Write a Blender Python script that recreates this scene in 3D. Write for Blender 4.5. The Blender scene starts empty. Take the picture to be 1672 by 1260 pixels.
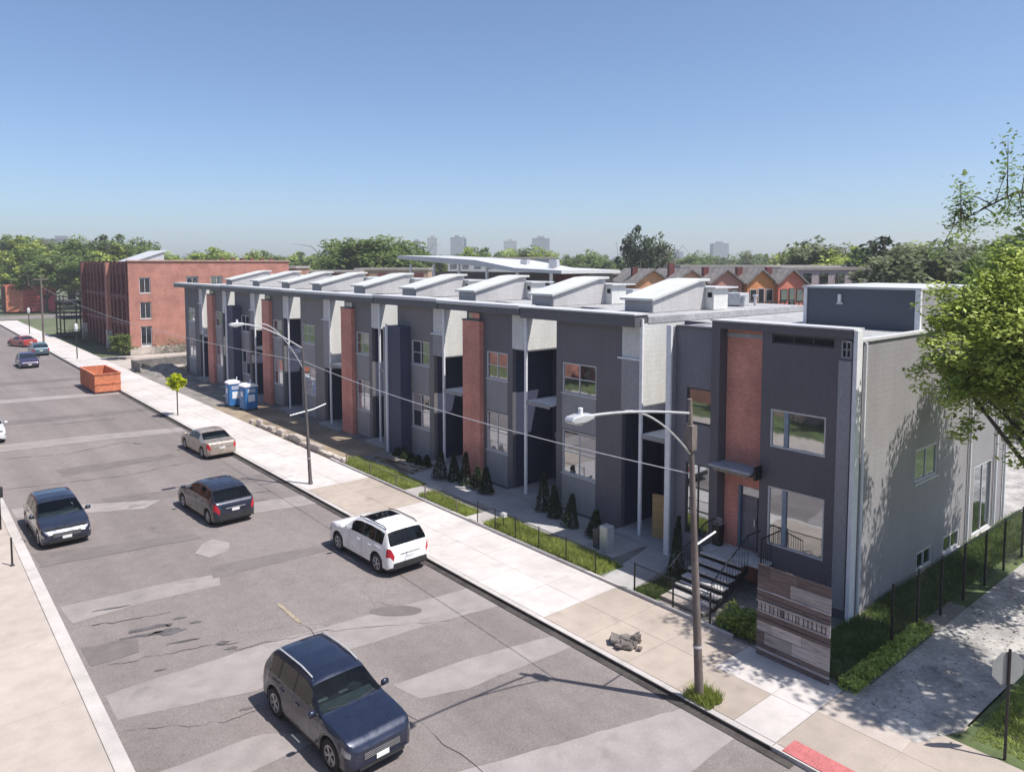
import bpy, math, random
import numpy as np
from mathutils import Vector, Matrix
# ------------------------------------------------------------------ camera, sky, sun, exposure
S = bpy.context.scene
COL = S.collection
cam = bpy.data.cameras.new('camera'); cam_o = bpy.data.objects.new('camera', cam); COL.objects.link(cam_o)
cam.sensor_width = 36.0; cam.lens = 1210.0*36/1672; cam.shift_y = -112/1672.0
cam.clip_start = 0.2; cam.clip_end = 9000
YAW = math.radians(40); PIT = math.atan(88/1210.0)
cam_o.location = (0, 0, 11.0)
fwd = Vector((math.sin(YAW)*math.cos(PIT), math.cos(YAW)*math.cos(PIT), -math.sin(PIT)))
cam_o.rotation_euler = fwd.to_track_quat('-Z', 'Y').to_euler()
S.camera = cam_o
SUN_DIR = Vector((0.25, -0.5, 1.0)).normalized()
wd = bpy.data.worlds.new('World'); S.world = wd; wd.use_nodes = True
nt = wd.node_tree; bg = nt.nodes['Background']
sky = nt.nodes.new('ShaderNodeTexSky'); sky.sky_type = 'NISHITA'; sky.sun_disc = False
sky.sun_elevation = math.asin(SUN_DIR.z); sky.sun_rotation = math.atan2(SUN_DIR.x, SUN_DIR.y)
sky.air_density = 0.8; sky.dust_density = 1.3; sky.ozone_density = 4.8; sky.altitude = 100
nt.links.new(sky.outputs['Color'], bg.inputs['Color']); bg.inputs['Strength'].default_value = 0.12
sun = bpy.data.lights.new('sun', 'SUN'); sun.energy = 4.9; sun.angle = math.radians(0.53); sun.color = (1.0, 0.95, 0.89)
sun_o = bpy.data.objects.new('sun', sun); COL.objects.link(sun_o); sun_o.location = (30, -40, 90)
sun_o.rotation_euler = (-SUN_DIR).to_track_quat('-Z', 'Y').to_euler()
S.view_settings.view_transform = 'Standard'; S.view_settings.look = 'None'
S.view_settings.exposure = 0.47; S.view_settings.gamma = 1.0; S.view_settings.use_curve_mapping = False
S.render.engine = 'CYCLES'
R = random.Random(7)
# ------------------------------------------------------------------ materials
MATS = {}
def nodes_of(name):
    m = bpy.data.materials.new(name); m.use_nodes = True
    t = m.node_tree; return m, t, t.nodes['Principled BSDF']
def lk(t, a, b): t.links.new(a, b)
def noise_tint(t, c1, c2, scale, detail=5, rough=0.6, coord='Object', stretch=(1, 1, 1), lo=0.35, hi=0.65):
    tc = t.nodes.new('ShaderNodeNewGeometry' if coord == 'Position' else 'ShaderNodeTexCoord'); mp = t.nodes.new('ShaderNodeMapping'); mp.inputs['Scale'].default_value = stretch
    n = t.nodes.new('ShaderNodeTexNoise'); n.inputs['Scale'].default_value = scale; n.inputs['Detail'].default_value = detail
    n.inputs['Roughness'].default_value = rough
    r = t.nodes.new('ShaderNodeMapRange'); r.inputs['From Min'].default_value = lo; r.inputs['From Max'].default_value = hi
    mx = t.nodes.new('ShaderNodeMix'); mx.data_type = 'RGBA'
    mx.inputs['A'].default_value = (*c1, 1); mx.inputs['B'].default_value = (*c2, 1)
    lk(t, tc.outputs[coord], mp.inputs['Vector']); lk(t, mp.outputs[0], n.inputs['Vector']); lk(t, n.outputs['Fac'], r.inputs['Value'])
    lk(t, r.outputs[0], mx.inputs['Factor'])
    return mx.outputs['Result'], n, mp
def mulc(t, a, b, fac=1.0):
    mx = t.nodes.new('ShaderNodeMix'); mx.data_type = 'RGBA'; mx.blend_type = 'MULTIPLY'; mx.inputs['Factor'].default_value = fac
    lk(t, a, mx.inputs['A']); lk(t, b, mx.inputs['B']); return mx.outputs['Result']
def grey_noise(t, mp, scale, lo, hi, detail=4, a=0.35, b=0.65):
    n = t.nodes.new('ShaderNodeTexNoise'); n.inputs['Scale'].default_value = scale; n.inputs['Detail'].default_value = detail
    lk(t, mp.outputs[0], n.inputs['Vector'])
    r = t.nodes.new('ShaderNodeMapRange'); r.inputs['From Min'].default_value = a; r.inputs['From Max'].default_value = b
    r.inputs['To Min'].default_value = lo; r.inputs['To Max'].default_value = hi
    lk(t, n.outputs['Fac'], r.inputs['Value']); return r.outputs[0]
def objrand(t, lo, hi):
    oi = t.nodes.new('ShaderNodeObjectInfo'); r = t.nodes.new('ShaderNodeMapRange')
    r.inputs['To Min'].default_value = lo; r.inputs['To Max'].default_value = hi
    lk(t, oi.outputs['Random'], r.inputs['Value']); return r.outputs[0]
def bump(t, b, h, s=0.3, d=0.02):
    bp = t.nodes.new('ShaderNodeBump'); bp.inputs['Strength'].default_value = s; bp.inputs['Distance'].default_value = d
    lk(t, h, bp.inputs['Height']); lk(t, bp.outputs[0], b.inputs['Normal'])
def mat(name, c, rough=0.7, var=0.12, scale=3.0, metal=0.0, spec=0.5, bmp=0.0, stretch=(1, 1, 1), rnd=0.0, fine=None):
    if name in MATS: return MATS[name]
    m, t, b = nodes_of(name)
    c1 = tuple(max(0, x*(1-var)) for x in c); c2 = tuple(min(1, x*(1+var)) for x in c)
    out, n, mp = noise_tint(t, c1, c2, scale, stretch=stretch)
    if fine: out = mulc(t, out, grey_noise(t, mp, fine, 0.82, 1.12))
    if rnd: out = mulc(t, out, objrand(t, 1-rnd, 1+rnd))
    lk(t, out, b.inputs['Base Color']); b.inputs['Roughness'].default_value = rough
    b.inputs['Metallic'].default_value = metal; b.inputs['Specular IOR Level'].default_value = spec
    if bmp: bump(t, b, n.outputs['Fac'], bmp)
    MATS[name] = m; return m
def lap_siding(name, c, period=0.16, var=0.07, vertical=False):
    m, t, b = nodes_of(name)
    out, n, mp = noise_tint(t, tuple(x*(1-var) for x in c), tuple(x*(1+var) for x in c), 0.55, detail=7)
    out = mulc(t, out, grey_noise(t, mp, 9, 0.93, 1.06))
    # faint rain streaks with a shape of their own
    mp2 = t.nodes.new('ShaderNodeMapping'); mp2.inputs['Scale'].default_value = (3.0, 3.0, 0.16)
    tc = t.nodes.new('ShaderNodeTexCoord'); lk(t, tc.outputs['Object'], mp2.inputs['Vector'])
    out = mulc(t, out, grey_noise(t, mp2, 1.6, 0.96, 1.03, a=0.3, b=0.65))
    w = t.nodes.new('ShaderNodeTexWave'); w.wave_type = 'BANDS'; w.bands_direction = 'Y' if vertical else 'Z'; w.wave_profile = 'SAW'
    w.inputs['Scale'].default_value = 0.314/period; lk(t, tc.outputs['Object'], w.inputs['Vector'])
    bump(t, b, w.outputs['Fac'], 0.35, 0.012)
    lk(t, out, b.inputs['Base Color']); b.inputs['Roughness'].default_value = 0.62
    MATS[name] = m; return m
def brickmat(name, c1, c2, mortar, axis='x', scale=1.0):
    m, t, b = nodes_of(name)
    tc = t.nodes.new('ShaderNodeTexCoord'); sp = t.nodes.new('ShaderNodeSeparateXYZ'); cb = t.nodes.new('ShaderNodeCombineXYZ')
    ad = t.nodes.new('ShaderNodeMath'); ad.operation = 'ADD'
    lk(t, tc.outputs['Object'], sp.inputs[0]); lk(t, sp.outputs['X'], ad.inputs[0]); lk(t, sp.outputs['Y'], ad.inputs[1])
    lk(t, ad.outputs[0], cb.inputs['X']); lk(t, sp.outputs['Z'], cb.inputs['Y'])
    br = t.nodes.new('ShaderNodeTexBrick'); br.inputs['Scale'].default_value = 1.0/scale
    br.inputs['Brick Width'].default_value = 0.21; br.inputs['Row Height'].default_value = 0.075; br.inputs['Mortar Size'].default_value = 0.006
    br.inputs['Color1'].default_value = (*c1, 1); br.inputs['Color2'].default_value = (*c2, 1); br.inputs['Mortar'].default_value = (*mortar, 1)
    lk(t, cb.outputs[0], br.inputs['Vector'])
    mp = t.nodes.new('ShaderNodeMapping'); lk(t, tc.outputs['Object'], mp.inputs['Vector'])
    out = mulc(t, br.outputs['Color'], grey_noise(t, mp, 0.7, 0.82, 1.12))
    out = mulc(t, out, grey_noise(t, mp, 12, 0.9, 1.08))
    lk(t, out, b.inputs['Base Color']); b.inputs['Roughness'].default_value = 0.85
    bump(t, b, br.outputs['Fac'], -0.4, 0.008)
    MATS[name] = m; return m
def glassmat(name, tint, refl=0.35, rough=0.03):
    m, t, b = nodes_of(name)
    b.inputs['Base Color'].default_value = (*tint, 1); b.inputs['Roughness'].default_value = rough
    g = t.nodes.new('ShaderNodeBsdfGlossy'); g.inputs['Roughness'].default_value = rough; g.inputs['Color'].default_value = (0.9, 0.95, 1, 1)
    tc = t.nodes.new('ShaderNodeTexCoord'); n = t.nodes.new('ShaderNodeTexNoise'); n.inputs['Scale'].default_value = 0.9
    lk(t, tc.outputs['Object'], n.inputs['Vector']); bp = t.nodes.new('ShaderNodeBump'); bp.inputs['Strength'].default_value = 0.06; bp.inputs['Distance'].default_value = 0.05
    lk(t, n.outputs['Fac'], bp.inputs['Height']); lk(t, bp.outputs[0], g.inputs['Normal'])
    mx = t.nodes.new('ShaderNodeMixShader'); mx.inputs[0].default_value = refl
    lk(t, b.outputs[0], mx.inputs[1]); lk(t, g.outputs[0], mx.inputs[2])
    lk(t, mx.outputs[0], t.nodes['Material Output'].inputs['Surface']); MATS[name] = m; return m
def leafmat(name, c1, c2, trans=0.35):
    m, t, b = nodes_of(name)
    out, n, mp = noise_tint(t, c1, c2, 0.9, detail=3, lo=0.38, hi=0.62)
    out = mulc(t, out, grey_noise(t, mp, 7, 0.7, 1.25))
    out = mulc(t, out, objrand(t, 0.8, 1.18))
    lk(t, out, b.inputs['Base Color']); b.inputs['Roughness'].default_value = 0.55; b.inputs['Specular IOR Level'].default_value = 0.3
    tr = t.nodes.new('ShaderNodeBsdfTranslucent'); lk(t, out, tr.inputs['Color'])
    mx = t.nodes.new('ShaderNodeMixShader'); mx.inputs[0].default_value = trans
    lk(t, b.outputs[0], mx.inputs[1]); lk(t, tr.outputs[0], mx.inputs[2]); lk(t, mx.outputs[0], t.nodes['Material Output'].inputs['Surface'])
    MATS[name] = m; return m
def paintmat(name, c, metal=0.25, rough=0.32):
    m, t, b = nodes_of(name)
    out, n, mp = noise_tint(t, tuple(x*0.9 for x in c), tuple(min(1, x*1.1) for x in c), 4.0)
    lk(t, out, b.inputs['Base Color']); b.inputs['Metallic'].default_value = metal
    r = grey_noise(t, mp, 5, rough*0.75, rough*1.3); lk(t, r, b.inputs['Roughness'])
    b.inputs['Coat Weight'].default_value = 0.9; b.inputs['Coat Roughness'].default_value = 0.06
    MATS[name] = m; return m
slate = lap_siding('slate_siding', (0.102, 0.096, 0.112))
slate2 = lap_siding('slate_panel', (0.27, 0.268, 0.280), 0.3)
navy = lap_siding('navy_siding', (0.050, 0.057, 0.100), 0.3, vertical=True)
charcoal = mat('charcoal_cladding', (0.022, 0.022, 0.032), 0.6, 0.2, 2)
lgrey = lap_siding('light_grey_siding', (0.60, 0.60, 0.575), 0.2)
sidegrey = lap_siding('side_wall_siding', (0.285, 0.272, 0.280), 0.18)
white = mat('white_trim', (0.72, 0.72, 0.73), 0.5, 0.06, 5)
capm = mat('roof_cap_metal', (0.52, 0.52, 0.52), 0.45, 0.06, 4)
roofm = mat('roof_membrane', (0.33, 0.33, 0.34), 0.85, 0.14, 0.8, fine=6)
bulkroof = mat('bulkhead_roof', (0.50, 0.51, 0.49), 0.7, 0.06, 1.0)
bulkside = lap_siding('bulkhead_siding', (0.42, 0.41, 0.405), 0.2)
fascia = mat('fascia_metal', (0.10, 0.10, 0.11), 0.5, 0.1, 2)
brick = brickmat('brick_orange', (0.58, 0.225, 0.168), (0.66, 0.275, 0.21), (0.56, 0.31, 0.25))
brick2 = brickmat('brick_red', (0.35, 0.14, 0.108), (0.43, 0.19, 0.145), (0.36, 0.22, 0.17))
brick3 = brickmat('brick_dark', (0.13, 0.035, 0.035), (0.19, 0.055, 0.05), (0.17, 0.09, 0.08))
stonem = mat('limestone', (0.42, 0.37, 0.33), 0.85, 0.2, 1.2, bmp=0.4, rnd=0.18, fine=9)
brownst = mat('brown_stone', (0.135, 0.10, 0.092), 0.85, 0.25, 1.5, bmp=0.4, rnd=0.2, fine=10)
glass = glassmat('window_glass', (0.025, 0.03, 0.035), 0.42)
def carglassmat():
    m, t, b = nodes_of('car_glass'); fr = t.nodes.new('ShaderNodeFresnel'); fr.inputs['IOR'].default_value = 1.5
    tr = t.nodes.new('ShaderNodeBsdfTransparent'); tr.inputs['Color'].default_value = (.42, .54, .55, 1); g = t.nodes.new('ShaderNodeBsdfGlossy'); g.inputs['Roughness'].default_value = .02
    n = t.nodes.new('ShaderNodeTexNoise'); n.inputs['Scale'].default_value = 40; rr_ = t.nodes.new('ShaderNodeMapRange'); rr_.inputs['To Min'].default_value = .2; rr_.inputs['To Max'].default_value = .32
    mx = t.nodes.new('ShaderNodeMixShader'); lk(t, fr.outputs[0], mx.inputs[0]); lk(t, tr.outputs[0], mx.inputs[1]); lk(t, g.outputs[0], mx.inputs[2]); lk(t, mx.outputs[0], t.nodes['Material Output'].inputs['Surface']); return m
carglass = carglassmat(); darkglass = glassmat('tinted_glass', (.010, .016, .02), .05, .02)
curtained = glassmat('curtained_glass', (.42, .36, .35), .22); RW = random.Random(77)
blackm = mat('black_metal', (0.012, 0.012, 0.014), 0.45, 0.2, 4)
voidm = mat('dark_opening', (0.008, 0.008, 0.012), 0.8, 0.2, 2)
frame_w = mat('frame_white', (0.55, 0.54, 0.54), 0.45, 0.05, 4)
frame_d = mat('frame_dark', (0.05, 0.05, 0.055), 0.45, 0.1, 4)
wood = mat('plywood', (0.44, 0.29, 0.13), 0.75, 0.15, 1.2, stretch=(1, 1, 6), fine=8)
lumber = mat('lumber', (0.28, 0.24, 0.19), 0.8, 0.25, 2, stretch=(1, 6, 1), rnd=0.25)
bark = mat('bark', (0.075, 0.060, 0.048), 0.9, 0.35, 4, bmp=0.6, stretch=(1, 1, 0.25))
polem = mat('weathered_pole', (0.155, 0.125, 0.11), 0.75, 0.3, 2.0, stretch=(1, 1, 0.3), fine=14)
galv = mat('galvanised', (0.55, 0.55, 0.56), 0.4, 0.1, 5, metal=0.35)
tyre_m = mat('tyre_rubber', (0.018, 0.018, 0.019), 0.8, 0.2, 6)
rim_m = mat('alloy_rim', (0.48, 0.48, 0.5), 0.3, 0.08, 5, metal=0.7)
plastic = mat('black_plastic', (0.022, 0.022, 0.024), 0.6, 0.2, 5)
lampred = mat('tail_lamp', (0.42, 0.015, 0.03), 0.15, 0.1, 5)
lampclr = mat('head_lamp', (0.30, 0.31, 0.33), 0.08, 0.3, 9, metal=0.5)
platew = mat('plate_white', (0.7, 0.7, 0.7), 0.4, 0.05, 5)
walkm = None
def groundmats():
    g = {}
    # asphalt: worn, mottled, with tyre-polished lanes (shape of its own) and fine aggregate
    m, t, b = nodes_of('road_asphalt')
    out, n, mp = noise_tint(t, (0.184, 0.161, 0.155), (0.210, 0.185, 0.179), 0.11, detail=5, rough=0.55)
    out = mulc(t, out, grey_noise(t, mp, 2.2, 0.94, 1.05, 6))
    out = mulc(t, out, grey_noise(t, mp, 30, 0.80, 1.16, 4))
    mp2 = t.nodes.new('ShaderNodeMapping'); mp2.inputs['Scale'].default_value = (0.55, 0.035, 1)
    tc = t.nodes.new('ShaderNodeTexCoord'); lk(t, tc.outputs['Object'], mp2.inputs['Vector'])
    out = mulc(t, out, grey_noise(t, mp2, 1.0, 0.88, 1.08, 3))
    # hairline cracks
    def crack(sc, seedoff, width, amt, out):
        mp3 = t.nodes.new('ShaderNodeMapping'); mp3.inputs['Location'].default_value = (seedoff, 0, 0); lk(t, tc.outputs['Object'], mp3.inputs['Vector'])
        nz = t.nodes.new('ShaderNodeTexNoise'); nz.inputs['Scale'].default_value = 1.1; nz.inputs['Detail'].default_value = 5; lk(t, mp3.outputs[0], nz.inputs['Vector'])
        vm = t.nodes.new('ShaderNodeVectorMath'); vm.operation = 'MULTIPLY_ADD'; vm.inputs[1].default_value = (1.1, 1.1, 0)
        lk(t, nz.outputs['Color'], vm.inputs[0]); lk(t, mp3.outputs[0], vm.inputs[2])
        v = t.nodes.new('ShaderNodeTexVoronoi'); v.feature = 'DISTANCE_TO_EDGE'; v.inputs['Scale'].default_value = sc; lk(t, vm.outputs[0], v.inputs['Vector'])
        r = t.nodes.new('ShaderNodeMapRange'); r.inputs['From Max'].default_value = width; r.inputs['To Min'].default_value = amt; r.inputs['To Max'].default_value = 1.0
        lk(t, v.outputs['Distance'], r.inputs['Value']); 
        ms = grey_noise(t, mp3, 0.22, 0, 1, 2, 0.54, 0.62)
        mm = t.nodes.new('ShaderNodeMix'); mm.data_type = 'FLOAT'; mm.inputs['A'].default_value = 1.0
        lk(t, ms, mm.inputs['Factor']); lk(t, r.outputs[0], mm.inputs['B'])
        return mulc(t, out, mm.outputs['Result'])
    out = crack(0.32, 3.7, 0.006, 0.68, out); out = crack(1.1, 13.1, 0.014, 0.80, out)
    lk(t, out, b.inputs['Base Color']); b.inputs['Roughness'].default_value = 0.88; b.inputs['Specular IOR Level'].default_value = 0.25
    bump(t, b, n.outputs['Fac'], 0.1); g['road'] = m
    def conc(name, c, v=0.1, stain=(0.92, 1.04)):
        m, t, b = nodes_of(name)
        out, n, mp = noise_tint(t, tuple(x*(1-v) for x in c), tuple(min(1, x*(1+v)) for x in c), 0.35, detail=8, coord='Position')
        out = mulc(t, out, grey_noise(t, mp, 1.8, stain[0], stain[1], 6))
        out = mulc(t, out, grey_noise(t, mp, 40, 0.9, 1.08, 3)); out = mulc(t, out, grey_noise(t, mp, 1.3, 0.86, 1.0, 9, 0.30, 0.40)); out = mulc(t, out, objrand(t, 0.95, 1.04))
        lk(t, out, b.inputs['Base Color']); b.inputs['Roughness'].default_value = 0.85; b.inputs['Specular IOR Level'].default_value = 0.3
        bump(t, b, n.outputs['Fac'], 0.12); return m
    g['conc'] = conc('sidewalk_concrete', (0.505, 0.47, 0.452)); g['tan'] = conc('tan_concrete', (0.365, 0.312, 0.268))
    g['curb'] = conc('curb_concrete', (0.45, 0.42, 0.405), 0.12); g['lwalk'] = conc('warm_sidewalk', (0.405, 0.357, 0.32), 0.06)
    g['patchL'] = conc('light_patch', (0.275, 0.247, 0.240), 0.07, (0.9, 1.05)); g['patchD'] = conc('dark_patch', (0.160, 0.141, 0.136), 0.08, (0.9, 1.06))
    g['walkgrey'] = conc('yard_path', (0.36, 0.35, 0.345), 0.1)
    g['soil'] = mat('yard_soil', (0.20, 0.185, 0.17), 0.95, 0.3, 0.9, bmp=0.6, fine=7)
    g['dirt'] = mat('bare_dirt', (0.24, 0.19, 0.135), 0.95, 0.3, 0.5, bmp=0.5, fine=5)
    g['alley'] = mat('alley_gravel', (0.34, 0.325, 0.31), 0.95, 0.35, 0.9, bmp=0.6, fine=9)
    g['turf'] = mat('turf_soil', (0.075, 0.10, 0.035), 0.95, 0.4, 0.7, bmp=0.5, fine=6)
    g['land'] = mat('land', (0.10, 0.115, 0.06), 0.95, 0.35, 0.02, fine=0.2)
    return g
GM = groundmats()
GM['black_tar'] = mat('tar', (0.075, 0.066, 0.063), 0.7, 0.3, 3)
# ------------------------------------------------------------------ mesh helpers
class MB:
    def __init__(s): s.v = []; s.f = []
    def box(s, x0, x1, y0, y1, z0, z1):
        b = len(s.v)
        s.v += [(x0,y0,z0),(x1,y0,z0),(x1,y1,z0),(x0,y1,z0),(x0,y0,z1),(x1,y0,z1),(x1,y1,z1),(x0,y1,z1)]
        s.f += [tuple(b+i for i in q) for q in ((0,3,2,1),(4,5,6,7),(0,1,5,4),(1,2,6,5),(2,3,7,6),(3,0,4,7))]; return s
    def prism(s, pts, d, axis='y'):
        """polygon pts given in the plane across `axis`, swept from d[0] to d[1]"""
        b = len(s.v); n = len(pts)
        for k in d:
            for p in pts:
                s.v.append((p[0], k, p[1]) if axis == 'y' else ((k, p[0], p[1]) if axis == 'x' else (p[0], p[1], k)))
        s.f.append(tuple(b+i for i in range(n))[::-1]); s.f.append(tuple(b+n+i for i in range(n)))
        for i in range(n):
            j = (i+1) % n; s.f.append((b+i, b+j, b+n+j, b+n+i))
        return s
    def tube(s, pts, r, n=8, cap=True):
        rs = r if isinstance(r, (list, tuple)) else [r]*len(pts)
        b = len(s.v); P = [Vector(p) for p in pts]
        for i, p in enumerate(P):
            d = (P[min(i+1, len(P)-1)]-P[max(i-1, 0)]).normalized()
            a = d.cross(Vector((0, 0, 1)) if abs(d.z) < 0.9 else Vector((1, 0, 0))).normalized(); c = d.cross(a)
            for k in range(n):
                q = p+(a*math.cos(2*math.pi*k/n)+c*math.sin(2*math.pi*k/n))*rs[i]; s.v.append(tuple(q))
        for i in range(len(P)-1):
            for k in range(n):
                l = (k+1) % n; s.f.append((b+i*n+k, b+i*n+l, b+(i+1)*n+l, b+(i+1)*n+k))
        if cap:
            s.f.append(tuple(b+k for k in range(n))[::-1]); s.f.append(tuple(b+(len(P)-1)*n+k for k in range(n)))
        return s
    def lathe(s, prof, n=16, o=(0, 0, 0), axis='z'):
        b = len(s.v)
        for (r, h) in prof:
            for k in range(n):
                a = 2*math.pi*k/n; c, d = r*math.cos(a), r*math.sin(a)
                s.v.append((o[0]+c, o[1]+d, o[2]+h) if axis == 'z' else (o[0]+h, o[1]+c, o[2]+d))
        for i in range(len(prof)-1):
            for k in range(n):
                l = (k+1) % n; s.f.append((b+i*n+k, b+i*n+l, b+(i+1)*n+l, b+(i+1)*n+k))
        s.f.append(tuple(b+k for k in range(n))[::-1]); s.f.append(tuple(b+(len(prof)-1)*n+k for k in range(n))); return s
    def mesh(s, name):
        me = bpy.data.meshes.new(name); me.from_pydata(s.v, [], s.f); me.update(); return me
    def build(s, name, m, parent=None, smooth=None, loc=None):
        me = s.mesh(name); return put(name, me, m, parent, smooth, loc)
def put(name, me, m, parent=None, smooth=None, loc=None):
    if m is not None and not me.materials: me.materials.append(m)
    o = bpy.data.objects.new(name, me); COL.objects.link(o)
    if parent: o.parent = parent
    if loc: o.location = loc
    if smooth is not None:
        me.polygons.foreach_set('use_smooth', [True]*len(me.polygons))
        if smooth < 180: me.set_sharp_from_angle(angle=math.radians(smooth))
    return o
def tag(o, label, cat, group=None):
    o['label'] = label; o['category'] = cat
    if group: o['group'] = group
    return o
def thing(name, label, cat, loc=(0, 0, 0), rz=0, group=None):
    o = bpy.data.objects.new(name, None); COL.objects.link(o); o.location = loc; o.rotation_euler = (0, 0, rz); o.empty_display_size = 0.3
    return tag(o, label, cat, group)
def struct(o): o['kind'] = 'structure'; return o
def box(name, m, p, x0, x1, y0, y1, z0, z1, bev=0.0):
    """box part in world metres; the object's origin is kept at the parent's"""
    if p is not None:
        ox, oy, oz = origin(p)
    else: ox = oy = oz = 0
    o = MB().box(x0-ox, x1-ox, y0-oy, y1-oy, z0-oz, z1-oz).build(name, m, p)
    if bev: bevel(o, bev)
    return o
def bevel(o, w, seg=2):
    b = o.modifiers.new('bevel', 'BEVEL'); b.width = w; b.segments = seg; b.limit_method = 'ANGLE'; return o
def origin(p):
    v = Vector((0, 0, 0))
    while p is not None: v += p.location; p = p.parent
    return v
def copy_tree(o, parent=None):
    c = o.copy(); COL.objects.link(c); c.parent = parent
    for ch in o.children: copy_tree(ch, c)
    return c
def holes_wall(name, m, p, axis, a, th, u0, u1, z0, z1, holes):
    """wall with real openings. axis 'x': plane x=a..a+th, u along y. axis 'y': plane y=a..a+th, u along x"""
    us = sorted({u0, u1, *[h[0] for h in holes], *[h[1] for h in holes]}); zs = sorted({z0, z1, *[h[2] for h in holes], *[h[3] for h in holes]})
    ox, oy, oz = origin(p); b = MB()
    for i in range(len(us)-1):
        j = 0
        while j < len(zs)-1:
            def solid(j): 
                uc = (us[i]+us[i+1])/2; zc = (zs[j]+zs[j+1])/2
                return not any(h[0] < uc < h[1] and h[2] < zc < h[3] for h in holes)
            if not solid(j): j += 1; continue
            k = j
            while k+1 < len(zs)-1 and solid(k+1): k += 1
            if axis == 'x': b.box(a-ox, a+th-ox, us[i]-oy, us[i+1]-oy, zs[j]-oz, zs[k+1]-oz)
            else: b.box(us[i]-ox, us[i+1]-ox, a-oy, a+th-oy, zs[j]-oz, zs[k+1]-oz)
            j = k+1
    return b.build(name, m, p)
def window(p, axis, a, u0, u1, z0, z1, nx=2, nz=1, fm=None, gm=None, d=0.06, fw=0.055, sill=True, cur=0.0):
    """window part with frame sub-part and pane sub-parts; a = outer wall plane, set back by d"""
    fm = fm or frame_w; gm = gm or glass
    ox, oy, oz = origin(p); s = 1
    def bx(B, ua, ub, za, zb, da, db):
        if axis == 'x': B.box(a+da-ox, a+db-ox, ua-oy, ub-oy, za-oz, zb-oz)
        else: B.box(ua-ox, ub-ox, a+da-oy, a+db-oy, za-oz, zb-oz)
    f = MB()
    bx(f, u0, u1, z0, z0+fw, d-.03, d+.05); bx(f, u0, u1, z1-fw, z1, d-.03, d+.05)
    bx(f, u0, u0+fw, z0+fw, z1-fw, d-.03, d+.05); bx(f, u1-fw, u1, z0+fw, z1-fw, d-.03, d+.05)
    w = f.build('window', fm, p)
    fu = [u0+fw+(u1-u0-2*fw)*i/nx for i in range(nx+1)]; fz = [z0+fw+(z1-z0-2*fw)*i/nz for i in range(nz+1)]
    if nx > 1 or nz > 1:
        mu = MB()
        for i in range(1, nx): bx(mu, fu[i]-.022, fu[i]+.022, z0+fw, z1-fw, d-.015, d+.04)
        for j in range(1, nz): bx(mu, u0+fw, u1-fw, fz[j]-.02, fz[j]+.02, d-.012, d+.038)
        mu.build('mullion', fm, w)
    for i in range(nx):
        for j in range(nz):
            g = MB(); bx(g, fu[i]+.002, fu[i+1]-.002, fz[j]+.002, fz[j+1]-.002, d+.015, d+.03); g.build('pane', gm if RW.random() > cur else curtained, w)
    if sill:
        g = MB(); bx(g, u0-.05, u1+.05, z0-.06, z0-.002, -0.04, d+.05); g.build('sill', fm, w)
    return w
# ------------------------------------------------------------------ ground, road, pavements
def sheet(name, pts, z, m, parent=None):
    b = MB(); b.v = [(p[0], p[1], z) for p in pts]; b.f = [tuple(range(len(pts)))]
    return b.build(name, m, parent)
def rect(x0, x1, y0, y1): return [(x0, y0), (x1, y0), (x1, y1), (x0, y1)]
struct(sheet('ground', rect(-3000, 3000, -3000, 3000), -0.16, GM['land']))
road = struct(sheet('road', rect(3.60, 14.95, -40, 176), -0.12, GM['road']))
struct(sheet('cross_street', rect(-120, 160, 176.0, 188), -0.118, GM['road']))
def patch(pts, m, z=-0.116, jag=0.018, name='road_patch', seed=0):
    r = random.Random(seed); out = []
    for i, p in enumerate(pts):
        q = pts[(i+1) % len(pts)]; d = math.hypot(q[0]-p[0], q[1]-p[1]); n = max(1, int(d/0.35))
        for k in range(n):
            t = k/n; out.append((p[0]+(q[0]-p[0])*t+r.gauss(0, jag), p[1]+(q[1]-p[1])*t+r.gauss(0, jag)))
    return sheet(name, out, z, m, road)
L, D = GM['patchL'], GM['patchD']
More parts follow.
